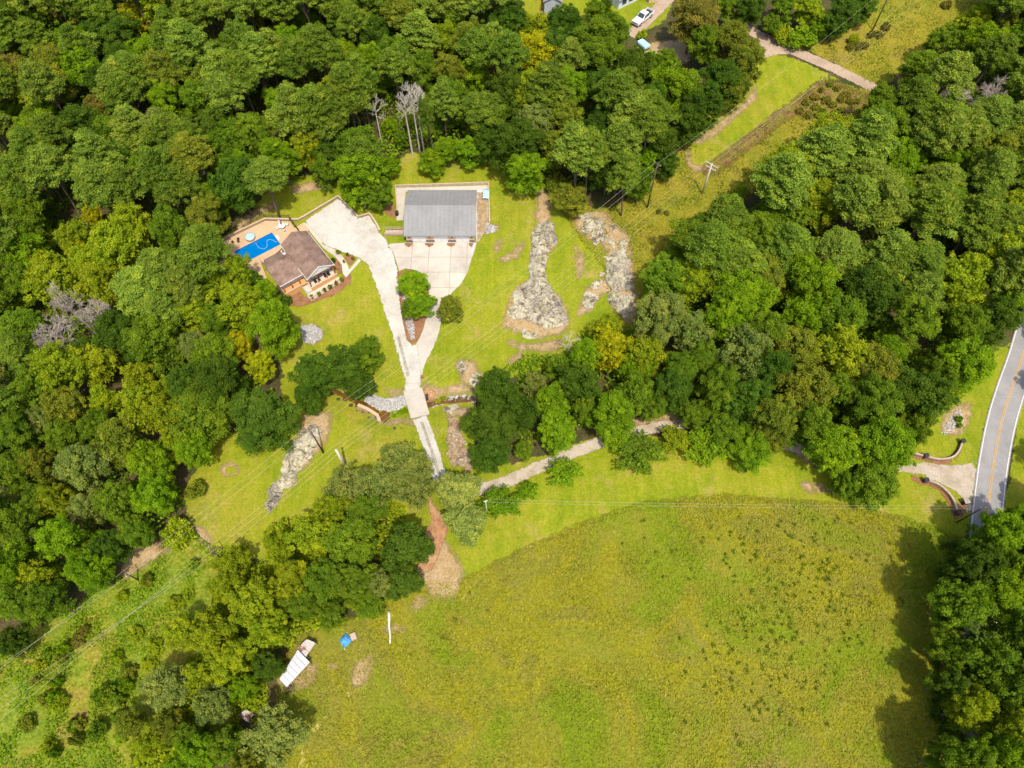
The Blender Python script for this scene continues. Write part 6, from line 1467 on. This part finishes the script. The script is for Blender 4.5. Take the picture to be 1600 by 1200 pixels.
tag(scatter(None, 34000, (.1, 1.1), (.22, .45), 'scrub', 'bright', ground_poly=ROUGH1), 'weedy scrub under the wires at the lower left strip', 'scrub')
tag(scatter(None, 14000, (.05, .7), (.25, .45), 'scrub', 'olive', ground_poly=ROUGH2), 'weedy scrub under the wires beside the rock outcrops', 'scrub')
tag(scatter(None, 10000, (.05, .7), (.25, .45), 'scrub', 'olive', ground_poly=ROUGH3), 'weedy scrub in the field beyond the dirt road', 'scrub')

def long_grass(poly, n, name, label, hgt=(.12, .32), avoid=None):
    xs = [p[0] for p in poly]; ys = [p[1] for p in poly]
    q = np.column_stack([rng.uniform(max(min(xs), -110), min(max(xs), 125), n * 3), rng.uniform(max(min(ys), -12), max(ys), n * 3)])
    q = q[inside(q[:, 0], q[:, 1], poly)]
    d = seg_dist(q[:, 0], q[:, 1], list(poly) + [poly[0]]); q = q[d > .5][:n]; n = len(q)
    a = rng.uniform(0, 6.28, n); w = rng.uniform(.05, .13, n); h = rng.uniform(hgt[0], hgt[1], n) * (.7 + .6 * np.array([mnoise.noise((x * .15, y * .15, 1.)) + .5 for x, y in q]))
    z = hh(q[:, 0], q[:, 1]) + .05; lean = rng.normal(scale=.26, size=(n, 2)) + [.05, .1]
    dx, dy = np.cos(a) * w, np.sin(a) * w
    V = np.stack([np.column_stack([q[:, 0] - dx, q[:, 1] - dy, z]), np.column_stack([q[:, 0] + dx, q[:, 1] + dy, z]), np.column_stack([q[:, 0] + dx * .4 + lean[:, 0], q[:, 1] + dy * .4 + lean[:, 1], z + h]), np.column_stack([q[:, 0] - dx * .6 + lean[:, 0] * .7, q[:, 1] - dy * .6 + lean[:, 1] * .7, z + h * .8])], 1).reshape(-1, 3).astype(np.float32)
    me = bpy.data.meshes.new(name)
    me.vertices.add(4 * n); me.vertices.foreach_set('co', V.ravel()); me.loops.add(4 * n); me.loops.foreach_set('vertex_index', np.arange(4 * n, dtype=np.int32))
    me.polygons.add(n); me.polygons.foreach_set('loop_start', np.arange(0, 4 * n, 4, dtype=np.int32)); me.polygons.foreach_set('loop_total', np.full(n, 4, np.int32))
    me.update(calc_edges=True); me.validate()
    at_ = me.attributes.new('face_tone', 'FLOAT', 'FACE'); at_.data.foreach_set('value', rng.random(n).astype(np.float32)); me.materials.append(M['meadow_grass'])
    return tag(link(bpy.data.objects.new(name, me)), label, 'grass', kind='stuff')
long_grass(MEADOW, 120000, 'long_grass', 'tall uncut meadow grass filling the big field')
def weeds():
    C = []
    for (u0, v0, su, sv, k) in ((1290, 900, 55, 30, 40), (1180, 1000, 40, 70, 50), (1230, 960, 80, 60, 40), (1320, 1000, 30, 30, 14), (1130, 850, 90, 25, 30), (1180, 1080, 60, 40, 20), (1260, 830, 70, 14, 14), (720, 960, 30, 20, 4)):
        for _ in range(int(k * 1.2)):
            u, v = random.gauss(u0, su), random.gauss(v0, sv)
            if 780 < v < 1230: C.append((*at(u, v), random.uniform(.16, .42)))
    C = np.array(C); P = []
    for x, y, r in C:
        k = int(10 + 50 * r); d = sph(k) * rng.uniform(.2, 1.5, (k, 1)); d[:, 2] = np.abs(d[:, 2]); P.append(np.column_stack([x + d[:, 0] * r, y + d[:, 1] * r, h1(x, y) + .1 + d[:, 2] * r * .9]))
    P = np.concatenate(P); n = len(P)
    me = leaf_mesh('weeds', P, sph(n) + [0, 0, .8], rng.uniform(.18, .36, n), .6, np.clip(rng.normal(.4, .2, n), 0, 1), M['leaf'])
    o = link(bpy.data.objects.new('weeds', me)); o.color = (.125, .172, .012, 1); tag(o, 'dark green weed tufts dotting the meadow', 'weeds', kind='stuff')
weeds()
